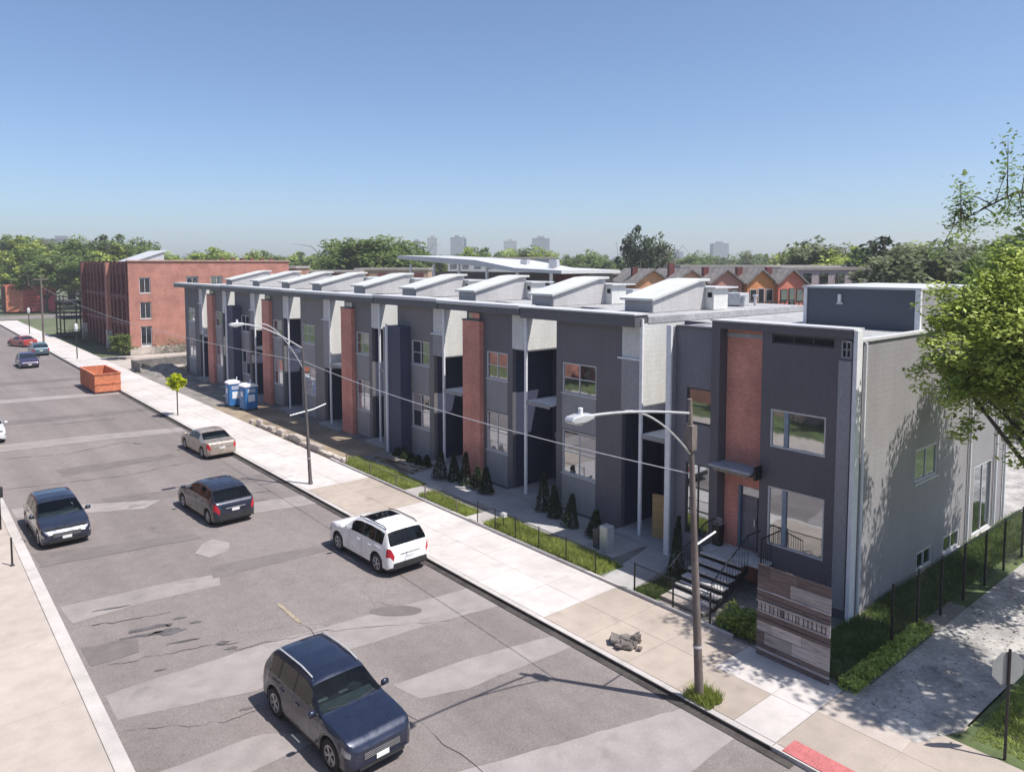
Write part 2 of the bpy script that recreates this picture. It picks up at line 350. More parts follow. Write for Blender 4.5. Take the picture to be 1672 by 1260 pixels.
PATCHES = [([(3.75,19.5),(6.84,18.55),(9.3,18.9),(12.9,18.5),(14.8,18.2),(14.8,19.9),(11.4,20.35),(7.7,20.75),(3.75,20.85)],L),
 ([(3.75,14.2),(14.8,10.9),(14.8,9.4),(12.8,9.35),(3.75,12.6)],L) , ([(3.75,16.85),(6.3,16.72),(7.5,15.6),(3.75,15.5)],L),
 ([(9.7,16.45),(12.0,16.25),(14.8,15.65),(14.8,14.8),(11.1,15.1),(9.9,15.5)],L),
 ([(3.75,27.3),(7.23,26.95),(8.6,26.6),(8.3,25.6),(6.0,25.9),(3.85,25.75)],L),
 ([(8.55,27.5),(13.6,26.6),(14.8,26.9),(14.8,25.9),(12.2,26.1),(8.3,26.3)],D),
 ([(6.4,46.0),(12.2,45.6),(12.3,44.6),(6.4,44.3)],D), ([(7.2,38.9),(12.4,37.6),(14.6,38.2),(14.6,36.9),(9,37.0),(7.2,37.7)],D),
 ([(3.75,38.2),(8.4,36.0),(9.3,36.9),(3.75,39.9)],L), ([(3.75,54.6),(9,54),(14.8,52.6),(14.8,51),(9.6,52),(3.75,52.6)],L),
 ([(3.75,62.8),(14.8,61.4),(14.8,60.3),(3.75,61)],D), ([(3.75,73),(14.8,71.2),(14.8,69.5),(3.75,71)],L), ([(3.75,84),(14.8,82),(14.8,80.3),(3.75,81.5)],D),
 ([(3.75,23.9),(5.2,23.6),(5.0,22.6),(3.75,22.6)],D), ([(10.4,34.0),(14.8,33.2),(14.8,31.6),(10.9,32.4)],L),
 ([(9.0,29.9),(9.5,30.2),(9.9,29.4),(9.5,28.5),(8.8,28.3),(8.5,29.1)],L), ([(13.0,7.8),(14.85,7.2),(14.85,3),(12.8,3.8)],D),
 ([(3.75,33.0),(9.2,31.3),(9.2,30.6),(3.75,31.4)],D)]
for i, (p, m) in enumerate(PATCHES): patch(p, m, -0.116+0.0004*i, seed=i)
ov = [(11.95+0.85*math.cos(a)*math.cos(-.7)-0.36*math.sin(a)*math.sin(-.7), 20.05+0.85*math.cos(a)*math.sin(-.7)+0.36*math.sin(a)*math.cos(-.7)) for a in [i*math.pi/12 for i in range(24)]]
patch(ov, D, -0.108, 0.01, seed=40)
def crackline(pts, w, seed):
    r = random.Random(seed); P = []
    for i in range(len(pts)-1):
        n = 10
        for k in range(n): P.append((pts[i][0]+(pts[i+1][0]-pts[i][0])*k/n+r.gauss(0, .06), pts[i][1]+(pts[i+1][1]-pts[i][1])*k/n+r.gauss(0, .05)))
    P.append(pts[-1]); b = MB()
    for i, p in enumerate(P):
        q = P[min(i+1, len(P)-1)]; o = P[max(i-1, 0)]; dx, dy = q[0]-o[0], q[1]-o[1]; l = math.hypot(dx, dy) or 1; ww = .7*w*r.uniform(.1, 1.2)
        b.v += [(p[0]-dy/l*ww, p[1]+dx/l*ww, -0.106), (p[0]+dy/l*ww, p[1]-dx/l*ww, -0.106)]
    for i in range(len(P)-1): b.f.append((2*i, 2*i+1, 2*i+3, 2*i+2))
    b.build('tar_seam', GM['black_tar'], road)
for i, (p, w) in enumerate([([(4.2,22.3),(5.6,22.0),(7.4,21.3)],.02), ([(3.9,18.9),(5.5,17.8),(7,17.6)],.015), ([(6.8,21.0),(9.6,20.3),(12.9,18.4)],.018),
    ([(4.2,50.5),(7.5,49.4),(10.6,50.4),(11.6,49)],.05), ([(3.8,43.5),(9,42.3),(12.8,43)],.03), 
    ([(9.3,22.2),(9.35,18.5),(9.3,14.6),(9.6,9.5),(10,4)],.014), ([(4.2,25.2),(6.4,24.6)],.03), ([(4,60),(12,58.5)],.05), ([(4,78),(13,76)],.06)]):
    crackline(p, w, 60+i)
def blotches():
    r = random.Random(5); m = mat('oil_stain', (0.10, 0.09, 0.09), 0.6, 0.3, 3)
    for (x, y, sx, sy) in [(5.2,23.6,.7,.10),(5.6,23.9,.8,.16),(6.0,23.3,.6,.22),(6.5,24.0,.2,.08),(6.8,23.4,.18,.08),(6.2,22.4,.5,.06),(7.0,21.6,.22,.12),(7.1,21.1,.2,.1),(6.4,17.9,.25,.07),(5.0,26.1,.6,.07),(7.3,18.0,.2,.06),(5.2,21.2,.16,.06),(12.8,33.9,.5,.05),(13.4,35,.5,.06),(8.3,36.6,.5,.04)]:
        pts = [(x+sx*math.cos(a)*r.uniform(.6, 1.1), y+sy*math.sin(a)*r.uniform(.5, 1.2)-.25*sx*math.cos(a)) for a in [k*math.pi/8 for k in range(16)]]
        sheet('stain', pts, -0.1055, m, road)
blotches()
sheet('lane_dash', [(9.2,22.95),(9.32,22.95),(9.33,21.25),(9.2,21.25)], -0.1058, mat('faded_yellow', (0.27, 0.228, 0.165), 0.8, 0.25, 6), road)
# kerbs
def kerb(name, x0, x1, y0, y1):
    k = struct(thing(name, '', '')); del k['label']; del k['category']
    y = y0
    r = random.Random(int(x0*10))
    while y < y1:
        l = min(3.0, y1-y) if y < 60 else y1-y
        o = box('kerbstone', GM['curb'], k, x0, x1, y+.006, y+l-.006, -0.2, 0.002+r.uniform(-.004, .004), 0.015); y += l
    return k
kerb('kerb_right', 14.95, 15.14, 8.6, 166); struct(sheet('gutter', rect(14.70, 14.95, 8.0, 166), -0.102, mat('gutter_grime', (.05, .043, .04), .9, .4, 1.2, fine=8))); struct(box('kerb_face', MATS['gutter_grime'], None, 14.935, 14.949, 8.6, 166, -0.2, -0.018)); kerb('kerb_left', 3.25, 3.60, -5, 150)  # dark strip and kerb facing: the kerb's shade and shadow line painted as colour
# right-hand pavement slabs, each with its own joint
pav = struct(sheet('pavement', rect(15.12, 18.52, 8.5, 167), -0.02, GM['soil']))
slab_cache = {}
def slab(parent, x0, x1, y0, y1, m, z=0.0, name='slab'):
    key = (round(x1-x0, 3), round(y1-y0, 3), m.name)
    if key not in slab_cache:
        w, l = x1-x0, y1-y0; e = 0.006
        slab_cache[key] = MB().box(-w/2+e, w/2-e, -l/2+e, l/2-e, -0.10, 0).mesh('slab'); slab_cache[key].materials.append(m)
    o = bpy.data.objects.new(name, slab_cache[key]); COL.objects.link(o); o.parent = parent
    o.location = ((x0+x1)/2, (y0+y1)/2, z); o.rotation_euler = (R.gauss(0, .0012), R.gauss(0, .0012), 0)
y = 11.4
while y < 167:
    l = 1.7 if y < 75 else 6.8
    tan = (11.0 < y < 14.8) or (27.6 <= y <= 33.4)
    if y < 75:
        for a, b_ in ((15.14, 16.82), (16.82, 18.5)): slab(pav, a, b_, y, y+l, GM['tan'] if tan else GM['conc'], 0.002)
    else: slab(pav, 15.14, 18.5, y, y+l, GM['conc'], 0.002)
    y += l
for a, b_ in ((15.14, 16.82), (16.82, 18.5)): slab(pav, a, b_, 9.7, 11.4, GM['tan'] if a < 16 else GM['conc'], 0.002); slab(pav, a, b_, 8.6, 9.7, GM['conc'], 0.0)
# corner: ramp and tan concrete apron towards the cross walk
apr = struct(sheet('corner_pavement', rect(15.14, 19.2, 0.5, 8.58), -0.004, GM['tan']))
slab(apr, 15.14, 17.0, 6.6, 8.55, GM['tan'], 0.004); slab(apr, 17.0, 18.6, 6.6, 8.55, GM['lwalk'], 0.004); slab(apr, 15.14, 17.0, 4.6, 6.6, GM['tan'], 0.004); slab(apr, 17.0, 18.4, 4.6, 6.6, GM['tan'], 0.004)
tp = box('tactile_pad', mat('tactile_red', (0.42, 0.13, 0.13), 0.7, 0.12, 3, fine=20), apr, 15.0, 15.56, 6.6, 8.35, -0.01, 0.012)
dm = MB()
for i in range(7):
    for j in range(22): dm.lathe([(0.02, 0.0), (0.012, 0.006)], 6, (15.06+i*0.073, 6.66+j*0.075, 0.012))
dm.build('tactile_domes', MATS['tactile_red'], tp)
box('kerb_ramp', GM['curb'], apr, 14.95, 15.138, 0.5, 8.58, -0.2, -0.006)
# left pavement
lpv = struct(sheet('pavement_left', rect(-3.2, 3.25, -10, 150), -0.02, GM['soil']))
struct(sheet('verge_left', rect(-4.2, 0.6, -10, 150), -0.004, GM['turf']))
y = 4.0
while y < 60:
    slab(lpv, 0.6, 3.24, y, y+4.2, GM['lwalk'], 0.002); y += 4.2
# yards, drive, alley, lawn
struct(sheet('front_yards', rect(18.52, 26, 8.2, 81), -0.012, GM['soil']))
struct(sheet('drive', rect(18.52, 60, 83, 96.9), -0.008, GM['lwalk']))
struct(sheet('side_yard', rect(26, 40, 8.2, 10.4), -0.014, GM['turf']))
struct(sheet('alley', [(17.6, 6.5), (18.9, 6.0), (45, 5.4), (70, 5.4), (70, 8.25), (18.2, 8.25), (17.75, 8.5)], 0.006, GM['alley']))
struct(sheet('lawn', [(18.3, 6.35), (18.9, 5.95), (45, 5.35), (70, 5.3), (70, -30), (18.5, -30)], 0.0035, GM['turf']))
struct(sheet('rear_lane', rect(36, 55, 5, 97), -0.010, GM['alley']))
fy = struct(sheet('yard_path', [(18.52, 16.0), (22.4, 16.6), (22.4, 18.2), (18.52, 17.3)], -0.004, GM['walkgrey']))
struct(sheet('yard_terrace', [(20.3, 18.3), (25, 18.3), (25, 36.2), (20.3, 36.2), (20.1, 27)], -0.006, GM['walkgrey']))
struct(sheet('dirt_yard', [(18.52, 37.5), (22, 37.5), (22, 58), (18.52, 58)], -0.007, GM['dirt']))
# low kerb edge along the back of the pavement
ek = struct(thing('pavement_edging', '', '')); del ek['label']; del ek['category']
y = 12.0
while y < 37: box('edging_block', GM['curb'], ek, 18.50, 18.62, y+.005, y+2.0, -0.1, 0.09, 0.01); y += 2.0
#@@OBJECTS
# ------------------------------------------------------------------ townhouse row
def door(p, axis, a, u0, u1, z0, z1, m=None):
    d = box('door', m or charcoal, p, *((a, a+.06, u0, u1) if axis == 'x' else (u0, u1, a, a+.06)), z0, z1)
    ox, oy, oz = origin(p)
    if axis == 'x': MB().box(a-.05-ox, a-.003-ox, u0+.09-oy, u0+.12-oy, z0+.95-oz, z0+1.12-oz).build('handle', galv, d)
    return d
def bulkhead(h, yc, W=1.6):
    """roof-stair bulkhead with sloping lid, side wall and a door box behind it"""
    ox, oy, oz = origin(h); z0 = 8.9
    P = [(24.9-ox, z0-oz), (28.6-ox, z0-oz), (28.6-ox, 10.16-oz), (28.0-ox, 10.13-oz), (24.9-ox, 9.42-oz)]
    b = MB().prism(P, (yc-oy, yc+W-oy)).build('bulkhead', bulkside, h)
    T = [(24.7-ox, 9.40-oz), (24.7-ox, 9.50-oz), (28.0-ox, 10.27-oz), (28.75-ox, 10.31-oz), (28.75-ox, 10.20-oz), (28.0-ox, 10.17-oz)]
    MB().prism(T, (yc-.13-oy, yc+W+.13-oy)).build('lid', bulkroof, b)
    MB().box(24.86-ox, 24.896-ox, yc+.1-oy, yc+W-.1-oy, z0+.03-oz, 9.36-oz).build('front_panel', slate2, b)
    MB().box(28.603-ox, 29.7-ox, yc-.45-oy, yc+1.6-oy, z0-oz, 9.86-oz).build('door_box', lgrey, b)
    MB().box(28.59-ox, 28.602-ox, yc-.36-oy, yc-.13-oy, 9.45-oz, 9.68-oz).build('vent', voidm, b)
    MB().box(28.5-ox, 30.3-ox, yc-.6-oy, yc+1.75-oy, 9.863-oz, 9.93-oz).build('door_box_roof', capm, b)
mid1 = lap_siding('mid_grey_siding', (.155, .150, .158)); mid2 = lap_siding('warm_grey_siding', (.185, .175, .175)); mid3 = lap_siding('slate_siding_b', (.125, .120, .135))
TONES = [mid3, mid3, mid2, mid1, mid2, mid1, mid3, mid1, slate]
def house(c, n, kind, zb, label, k):
    h = thing('townhouse', label, 'townhouse', (22.65, c, 0), 0, 'townhouses in the slate and brick row')
    XF = 22.65; g0 = n-2.0; zt = 8.62; r = random.Random(k)
    if kind == 'flat': wu = (c+2.5, c+4.55)
    elif kind == 'brick': wu = (c+1.42, c+3.05)
    else: wu = (c+1.5, c+3.3)
    wall_end = g0 if kind != 'navy' else n-3.5
    if kind == 'brick': wall_end = g0-1.35
    hol = [(wu[0], wu[1], 5.32, 6.66), (wu[0], wu[1], 1.72, 3.66)]
    wallm = TONES[k]
    holes_wall('front_wall', wallm, h, 'x', XF, 0.22, c+1.05, g0, 0, zt, hol)
    # lighter infill strip that links the two windows, proud of the wall
    box('infill_panel', slate2, h, XF-.012, XF+.1, wu[0], wu[1], 3.72, 5.25)
    box('base_panel', slate2, h, XF-.012, XF+.1, wu[0], wu[1], 0.12, 1.66)
    nx = 2 if kind != 'navy' else 2
    window(h, 'x', XF, wu[0], wu[1], 5.32, 6.66, nx, 2, d=0.05, cur=.12); window(h, 'x', XF, wu[0], wu[1], 1.72, 3.66, nx, 2, d=0.05, cur=.5)
    # corner volume over the entrance with its white corner post
    box('corner_volume', lgrey, h, XF-.02, 26.2, c, c+1.06, zb, zt)
    if kind in ('flat', 'navy'): box('panel_cap', white, h, XF-.09, XF-.023, c+.06, c+1.25, 7.15, 7.22); box('corner_panel', slate2, h, XF-.05, XF-.023, c+.1, c+1.06, zb+.002, 7.15)
    box('post', white, h, XF-.11, XF-.025, c-.07, c+.07, 0, zt+.2)
    # recessed entrance
    box('porch_wall', navy, h, 25.3, 25.5, c-1.98, c+1.05, 0, 8.6)
    box('porch_side_wall', navy, h, XF+.222, 25.3, c+1.07, c+1.25, 0, zb-.002)
    box('porch_ceiling', slate2, h, XF+.1, 25.3, c+.02, c+1.04, zb-.06, zb-.003)
    box('porch_floor', GM['walkgrey'], h, XF-.5, 25.3, c-1.9, c+1.06, -.02, 0.14)
    door(h, 'x', 25.23, c-.6, c+.35, 0.14, 2.3)
    cz = 4.55 if k % 2 else 4.2
    cp = box('canopy', white, h, XF-.15, 25.3, c-1.75, c-.12, cz, cz+.08); ox, oy, oz = origin(cp)
    MB().box(XF-.17-ox, XF-.151-ox, c-1.75-oy, c-.12-oy, cz-.10-oz, cz+.09-oz).build('canopy_edge', brick if kind == 'brick' and k == 2 else slate2, cp)
    box('wall_lamp', galv, h, 25.1, 25.28, c+.55, c+.68, 2.3, 2.6)
    # party wall facing the sun at the far end of the house (back of the slot)
    box('party_wall', slate2, h, XF+.222, 25.3, g0-.2, g0, 0, zt)
    if kind == 'brick':
        pil = box('brick_pilaster', brick, h, 22.38, XF-.003, g0-1.4, g0+.02, 0, 8.12); ox, oy, oz = origin(pil)
        MB().box(22.35-ox, XF-.004-ox, g0-1.43-oy, g0+.05-oy, 8.121-oz, 8.19-oz).build('pilaster_cap', fascia, pil)
    if kind == 'navy':
        box('navy_wing', navy, h, 21.95, XF-.026, n-3.4, n-1.95, 0, 7.42)
        box('wing_post', white, h, 21.86, 21.949, n-2.05, n-1.9, 0, 7.5); box('wing_trim', slate2, h, 21.95, XF-.03, n-1.948, n-1.5, 0, 7.3)
    # roof: membrane, fascia beam and bright metal cap
    ze = 8.93+r.uniform(-.03, .05)
    box('roof', roofm, h, XF+.3, 35.5, c-.02, n-2.0, zt+.002, 8.88)
    box('slot_roof', roofm, h, 26.22, 35.4, n-2.0+.002, n-.022, zt-.1, 8.86)
    box('side_wall', lgrey, h, 26.21, 35.0, c+.02, c+.2, 0, zt-.001)
    box('rear_wall', slate2, h, 35.0, 35.3, c-1.9, n-2.1, 0, 8.6)
    f = box('fascia', fascia, h, 22.18, XF+.3, c+.02, n-.06, 8.60 if k else 8.5, ze); ox, oy, oz = origin(f)
    MB().box(22.10-ox, XF+.5-ox, c-.02-oy, n-.04-oy, ze+.001-oz, ze+(.06 if k == 0 else .15)-oz).build('cap', capm, f)
    if kind == 'brick': box('clerestory', glass, h, XF-.03, XF-.004, g0-1.1, g0-.2, 8.2, 8.5)
    bulkhead(h, [20.3, 26.5, 32.8, 38.9, 45.3, 52, 57.8, 64.2, 71][k])
    # grilles and vents on the roof
    ac = box('roof_unit', galv, h, 31.5+r.uniform(-.6, .6), 32.6, c+1.6, c+2.6, 8.93, 9.55, .03)
    for _ in range(3):
        x, y = r.uniform(30.5, 34), r.uniform(c+.5, n-2.6); v = MB().lathe([(.07, 0), (.07, .45), (.13, .46), (.13, .56)], 8, (x-22.65, y-c, 8.88)).build('roof_vent', galv, h)
    return h
CORN = [18.96, 25.9, 32.6, 39.4, 46.0, 52.8, 59.4, 66.1, 72.6, 80.2]
KIND = ['flat', 'brick', 'navy', 'brick', 'flat', 'brick', 'navy', 'brick', 'flat']
ZB = [5.05, 6.95, 6.0, 7.05, 3.9, 6.9, 5.6, 6.6, 4.2]
LAB = ['slate townhouse left of the end house, plywood sheet in its porch', 'townhouse with the nearest brick pilaster reaching the ground, clipped shrubs before it',
 'townhouse with navy wing box standing between the two nearest brick pilasters', 'townhouse whose brick pilaster is second nearest, behind the lumber pile',
 'grey fronted townhouse just behind the farther street lamp', 'townhouse with brick pilaster directly right of the blue portable toilets',
 'townhouse with navy wing right behind the blue portable toilets', 'townhouse with the farthest brick pilaster, left of the portable toilets', 'dark last townhouse at the far end of the row, nearest the red brick building']
for k in range(9): house(CORN[k], CORN[k+1], KIND[k], ZB[k], LAB[k], k)
# ------------------------------------------------------------------ end house
A = thing('townhouse', 'dark slate end house with tall brick panel, front steps and long side wall', 'townhouse', (22.1, 10.3, 0), 0, 'townhouses in the slate and brick row')
XA = 22.1
holes_wall('front_wall', slate, A, 'x', XA, .25, 10.32, 13.4, 0, 8.74, [(11.15, 13.05, 4.95, 6.22), (11.12, 13.08, 1.64, 3.63), (10.95, 13.05, 8.40, 8.70), (10.42, 10.75, 8.12, 8.66)])
window(A, 'x', XA, 11.15, 13.05, 4.95, 6.22, 1, 1, d=.05, sill=False); w_ = window(A, 'x', XA, 11.12, 13.08, 1.64, 3.63, 1, 1, d=.05, sill=False)
for (z0, z1) in ((5.0, 6.17), (1.69, 3.58)): box('mullion', mat('blue_grey_frame', (.22, .27, .33), .5), A, XA+.012, XA+.085, 12.42, 12.56, z0, z1)
window(A, 'x', XA, 10.95, 13.05, 8.40, 8.70, 3, 1, d=.1, fm=frame_d, gm=voidm, sill=False); window(A, 'x', XA, 10.42, 10.75, 8.12, 8.66, 2, 2, d=.04, fm=slate2, gm=voidm, sill=False)
box('corner_panel', slate2, A, XA-.02, XA-.003, 10.4, 10.8, .3, 8.05)
ff = box('fascia', slate, A, 21.98, 22.5, 10.34, 15.3, 8.745, 9.0); box('roof_cap', capm, A, 21.9, 22.6, 10.28, 15.33, 9.002, 9.05)
holes_wall('brick_panel', brick, A, 'x', 22.42, .2, 13.4, 14.95, 0, 8.72, [(13.52, 14.35, 1.08, 3.3)])
dd = box('door', mat('door_grey', (.16, .15, .18), .5), A, 22.50, 22.56, 13.60, 14.27, 1.08, 2.98)
box('door_frame', mat('door_frame_blue', (.10, .14, .20), .5), A, 22.37, 22.5, 14.27, 14.36, 1.08, 3.3); box('transom', glass, A, 22.45, 22.5, 13.52, 14.27, 3.0, 3.28)
box('door_gap', voidm, A, 22.49, 22.499, 13.52, 13.68, 1.08, 2.98)
MB().box(.33, .38, 3.42, 3.47, 1.95, 2.2).build('handle', galv, A)
box('fin', slate, A, 21.98, 22.62, 14.96, 15.3, 0, 8.742)
holes_wall('side_front_wall', lap_siding('blue_grey_siding', (.165, .165, .192)), A, 'x', 22.38, .2, 15.302, 17.1, 0, 8.66, [(15.5, 16.62, 5.14, 6.46), (15.55, 16.62, .98, 3.66)])
window(A, 'x', 22.38, 15.5, 16.62, 5.14, 6.46, 1, 2, fm=frame_d, sill=False); window(A, 'x', 22.38, 15.55, 16.62, .98, 3.66, 2, 3, fm=frame_d, sill=False)
box('party_fin', slate2, A, 22.12, 25.3, 17.12, 17.3, 0, 8.66); box('fin_trim', white, A, 22.03, 22.118, 17.1, 17.32, 0, 8.72)
box('upper_fin_cap', fascia, A, 22.3, 22.7, 15.32, 17.1, 8.662, 8.72)
cpA = box('canopy', mat('canopy_blue_grey', (.30, .32, .36), .5), A, 21.55, 22.415, 13.42, 15.05, 3.98, 4.06); box('canopy_bracket', blackm, A, 21.7, 22.09, 13.3, 13.38, 3.8, 4.25)
box('canopy_board', lumber, A, 21.6, 22.4, 13.5, 14.9, 3.86, 3.978)
holes_wall('side_wall', sidegrey, A, 'y', 10.3, .22, 22.36, 35.9, -.1, 8.62, [(26.8, 28.75, 3.4, 4.6), (27.2, 28.6, .12, .85), (29.6, 31.2, .12, .85), (32.5, 34.6, .1, 3.0)])
def sidewin(u0, u1, z0, z1, n): return window(A, 'y', 10.3, u0, u1, z0, z1, n, 1, d=.05, fw=.09)
sidewin(26.8, 28.75, 3.4, 4.6, 2); sidewin(27.2, 28.6, .12, .85, 2); sidewin(29.6, 31.2, .12, .85, 2); sidewin(32.5, 34.6, .1, 3.0, 2)
box('side_cap', capm, A, 22.1, 36.0, 10.24, 10.56, 8.622, 8.70)
box('corner_trim', white, A, 22.0, 22.34, 10.2, 10.318, 0, 9.0)
def pipe(x, z0, z1, m=white, y=10.22): 
    b = MB().tube([(x-22.1, y-10.3, z0), (x-22.1, y-10.3, z1)], .05, 8); return b.build('downspout', m, A, 40)
pipe(22.62, .1, 8.6); pipe(31.75, .2, 8.5); pipe(33.0+1.75, .2, 8.5); pipe(35.85, .2, 8.5)
box('rear_wall', slate2, A, 35.7, 35.9, 10.53, 17.0, 0, 8.6); box('roof', roofm, A, 22.4, 35.8, 10.53, 17.11, 8.45, 8.60); box('rear_roof', roofm, A, 25.32, 35.8, 17.112, 18.93, 8.45, 8.60); box('slot_wall', slate2, A, 25.31, 25.5, 17.31, 18.93, 0, 8.44)
pe = box('penthouse', mat('penthouse_slate', (.082, .09, .115), .55, .06, .7), A, 27.4, 33.5, 10.62, 14.8, 8.602, 10.06)
box('penthouse_side', sidegrey, A, 27.46, 33.44, 10.58, 10.617, 8.70, 10.05)
box('penthouse_cap', capm, A, 27.3, 33.6, 10.52, 14.9, 10.062, 10.14); box('penthouse_trim', white, A, 27.33, 27.398, 14.72, 14.84, 8.62, 10.06); box('penthouse_trim', white, A, 27.32, 27.45, 10.54, 10.72, 8.62, 10.06)
lampA = box('wall_lamp', white, A, 27.28, 27.395, 13.35, 13.47, 9.55, 9.85, .02); box('wall_lamp_base', galv, A, 27.34, 27.396, 13.29, 13.53, 9.47, 9.54)
# ------------------------------------------------------------------ front steps with black railings
st = thing('front_steps', 'pale concrete front steps with black railings up to the end house door', 'steps', (19.3, 13.3, 0))
NS = 6; rise = .178; run = .34; ya, yb = 13.35, 14.95
tm = GM['conc']
for i in range(NS):
    box('tread', mat('step_stone', (.46, .44, .43), .8, .15, 2, fine=10, rnd=.08), st, 19.35+i*run-.03, 19.35+(i+1)*run, ya, yb, (i+1)*rise-.06, (i+1)*rise, .01)
    box('riser', blackm, st, 19.35+i*run+.03, 19.35+i*run+.06, ya+.03, yb-.03, i*rise, (i+1)*rise-.062)
xl = 19.35+NS*run
box('landing', MATS['step_stone'], st, xl+.002, 22.4, ya-.5, yb+.2, NS*rise-.08, NS*rise+.02, .01)
for yy in (ya-.03, yb+.03):
    P = [(19.35-19.3, 0), (xl-19.3, NS*rise-.1), (xl-19.3, NS*rise-.32), (19.35-19.3+.25, 0)]
    MB().prism(P, (yy-.03-13.3, yy+.03-13.3)).build('stringer', blackm, st)
    b = MB(); 
    b.tube([(.05, yy-13.3, .95), (xl-19.3, yy-13.3, NS*rise+.95), (2.9 if yy > 14 else 2.95, yy-13.3, NS*rise+.95)], .022, 6)
    b.build('handrail', blackm, st)
    b = MB()
    for i in range(13):
        x = .05+i*(xl-19.35)/12; b.tube([(x, yy-13.3, (x-.05)/(xl-19.35)*NS*rise), (x, yy-13.3, (x-.05)/(xl-19.35)*NS*rise+.95)], .010, 4)
    b.build('balusters', blackm, st)['kind'] = 'stuff'
for xx in (21.5, 22.2):
    box('support_post', blackm, st, xx, xx+.08, ya-.45, ya-.37, 0, NS*rise-.082)
b = MB(); b.tube([(2.15, -.42, NS*rise+.95), (3.0, -.42, NS*rise+.95)], .022, 6); b.tube([(2.15, -.42, NS*rise), (2.15, -.42, NS*rise+.95)], .02, 6)
for i in range(7): b.tube([(2.2+i*.12, -.42, NS*rise), (2.2+i*.12, -.42, NS*rise+.95)], .01, 4)
b.build('landing_railing', blackm, st)
box('bottom_block', stonem, st, 18.95, 19.33, ya-.05, yb+.05, 0, .12, .02)
# ------------------------------------------------------------------ weathered hoarding by the pavement
fw_ = thing('board_hoarding', 'weathered hoarding of brown and pale grey boards at the pavement edge before the end house', 'hoarding', (18.3, 9.0, 0))
rr = random.Random(3); zc = 0; Y0, Y1 = 8.95, 11.08
def plankmat(name, c, v):
    m, t, b = nodes_of(name)
    out, n, mp = noise_tint(t, tuple(x*(1-v) for x in c), tuple(x*(1+v) for x in c), 2.4, detail=8, rough=.7, stretch=(1, .35, 5))
    out = mulc(t, out, grey_noise(t, mp, 6, .55, 1.1, 6, .30, .46)); out = mulc(t, out, objrand(t, .72, 1.15))
    lk(t, out, b.inputs['Base Color']); b.inputs['Roughness'].default_value = .9; bump(t, b, n.outputs['Fac'], .5, .02); return m
wbrown = plankmat('brown_board', (.135, .102, .098), .3); wpale = plankmat('pale_board', (.36, .325, .32), .28)
box('backing', wbrown, fw_, 18.36, 18.39, Y0+.03, Y1-.03, 0, 2.58)
for yy in (Y0+.1, (Y0+Y1)/2, Y1-.2): box('post', wbrown, fw_, 18.392, 18.48, yy, yy+.09, 0, 2.5)
COURSES = [(.16, wbrown, 2.2, .0), (.07, wpale, 2.2, -.03), (.13, wbrown, 1.3, .0), (.34, wpale, 1.05, .0), (.30, wpale, .8, .01), (.10, wpale, 2.2, -.012), (.16, wbrown, 1.5, .012), (.05, wpale, 2.2, -.02), (.24, wpale, .11, .0), (.06, wpale, 2.2, -.05), (.11, wbrown, 2.2, -.02), (.16, wbrown, 1.4, .01), (.05, wpale, 1.6, -.025), (.38, wbrown, 1.5, .0), (.30, wbrown, .9, .01)]
for (hgt, m, wd_, off) in COURSES:
    y = Y0
    while y < Y1-.02:
        w = min(wd_*rr.uniform(.75, 1.25), Y1-y)
        if Y1-(y+w) < .05: w = Y1-y
        box('board' if wd_ > .2 else 'slat', m if rr.random() > .1 else (wpale if m is wbrown else wbrown), fw_, 18.315+off+rr.uniform(-.006, .006), 18.358, y+.003, y+w-(.003 if wd_ > .2 else .028), zc+.003, zc+hgt-.003, .004); y += w
    zc += hgt
# ------------------------------------------------------------------ fences
def mesh_panel(p, a, b, z0, z1, step=.11, r=.0035):
    """woven wire between two points, real wires on the diagonal"""
    A_, B_ = Vector(a), Vector(b); L_ = (B_-A_).length; H_ = z1-z0; m = MB()
    n = int((L_+H_)/step)
    for k in range(n):
        s = k*step
        for sg in (0, 1):
            u0, w0 = (s, 0) if s <= L_ else (L_, s-L_); u1, w1 = (s-H_, H_) if s >= H_ else (0, s)
            if sg: u0, u1 = L_-u0, L_-u1
            p0 = A_+(B_-A_)*(u0/L_); p1 = A_+(B_-A_)*(u1/L_)
            m.tube([(p0.x, p0.y, z0+w0), (p1.x, p1.y, z0+w1)], r, 3, False)
    o = m.build('wire_mesh', blackm, p); o['kind'] = 'stuff'; return o
def fence(name, label, pts, hgt, m=blackm, step=.11, pr=.03, r=.0035):
    o = pts[0]; f = thing(name, label, 'fence', (o[0], o[1], 0)); q = [(p[0]-o[0], p[1]-o[1]) for p in pts]
    for p in q: MB().tube([(p[0], p[1], 0), (p[0], p[1], hgt+.05)], pr, 8).build('post', m, f)
    for i in range(len(q)-1):
        MB().tube([(*q[i], hgt), (*q[i+1], hgt)], pr*.6, 6).build('rail', m, f); mesh_panel(f, (*q[i], 0), (*q[i+1], 0), .05, hgt, step, r)
    return f
fence('wire_fence', 'tall black wire fence along the grass beside the end house', [(21.5, 8.72), (23.15, 8.68), (24.8, 8.62), (26.5, 8.55), (28.3, 8.5), (30.2, 8.5), (32.2, 8.5), (34.4, 8.5), (37, 8.5)], 1.85, step=.15, pr=.04, r=.0028)
fence('wire_fence', 'low dark wire fence between the pavement and the sunlit grass by the white car', [(18.72, y) for y in (17.7, 19.2, 20.7, 22.1, 23.4, 24.6)], .85, pr=.022)
fence('wire_fence', 'short dark fence at the grass patch beside the front steps', [(18.72, 12.9), (18.72, 14.3), (18.72, 15.9)], .95, pr=.03)
fence('wire_fence', 'rusty low posts and wire along the weedy strip behind the far lamp', [(18.7, y) for y in (26.1, 28.6, 31.2, 33.8, 36.4)], .6, polem, .16, .03)
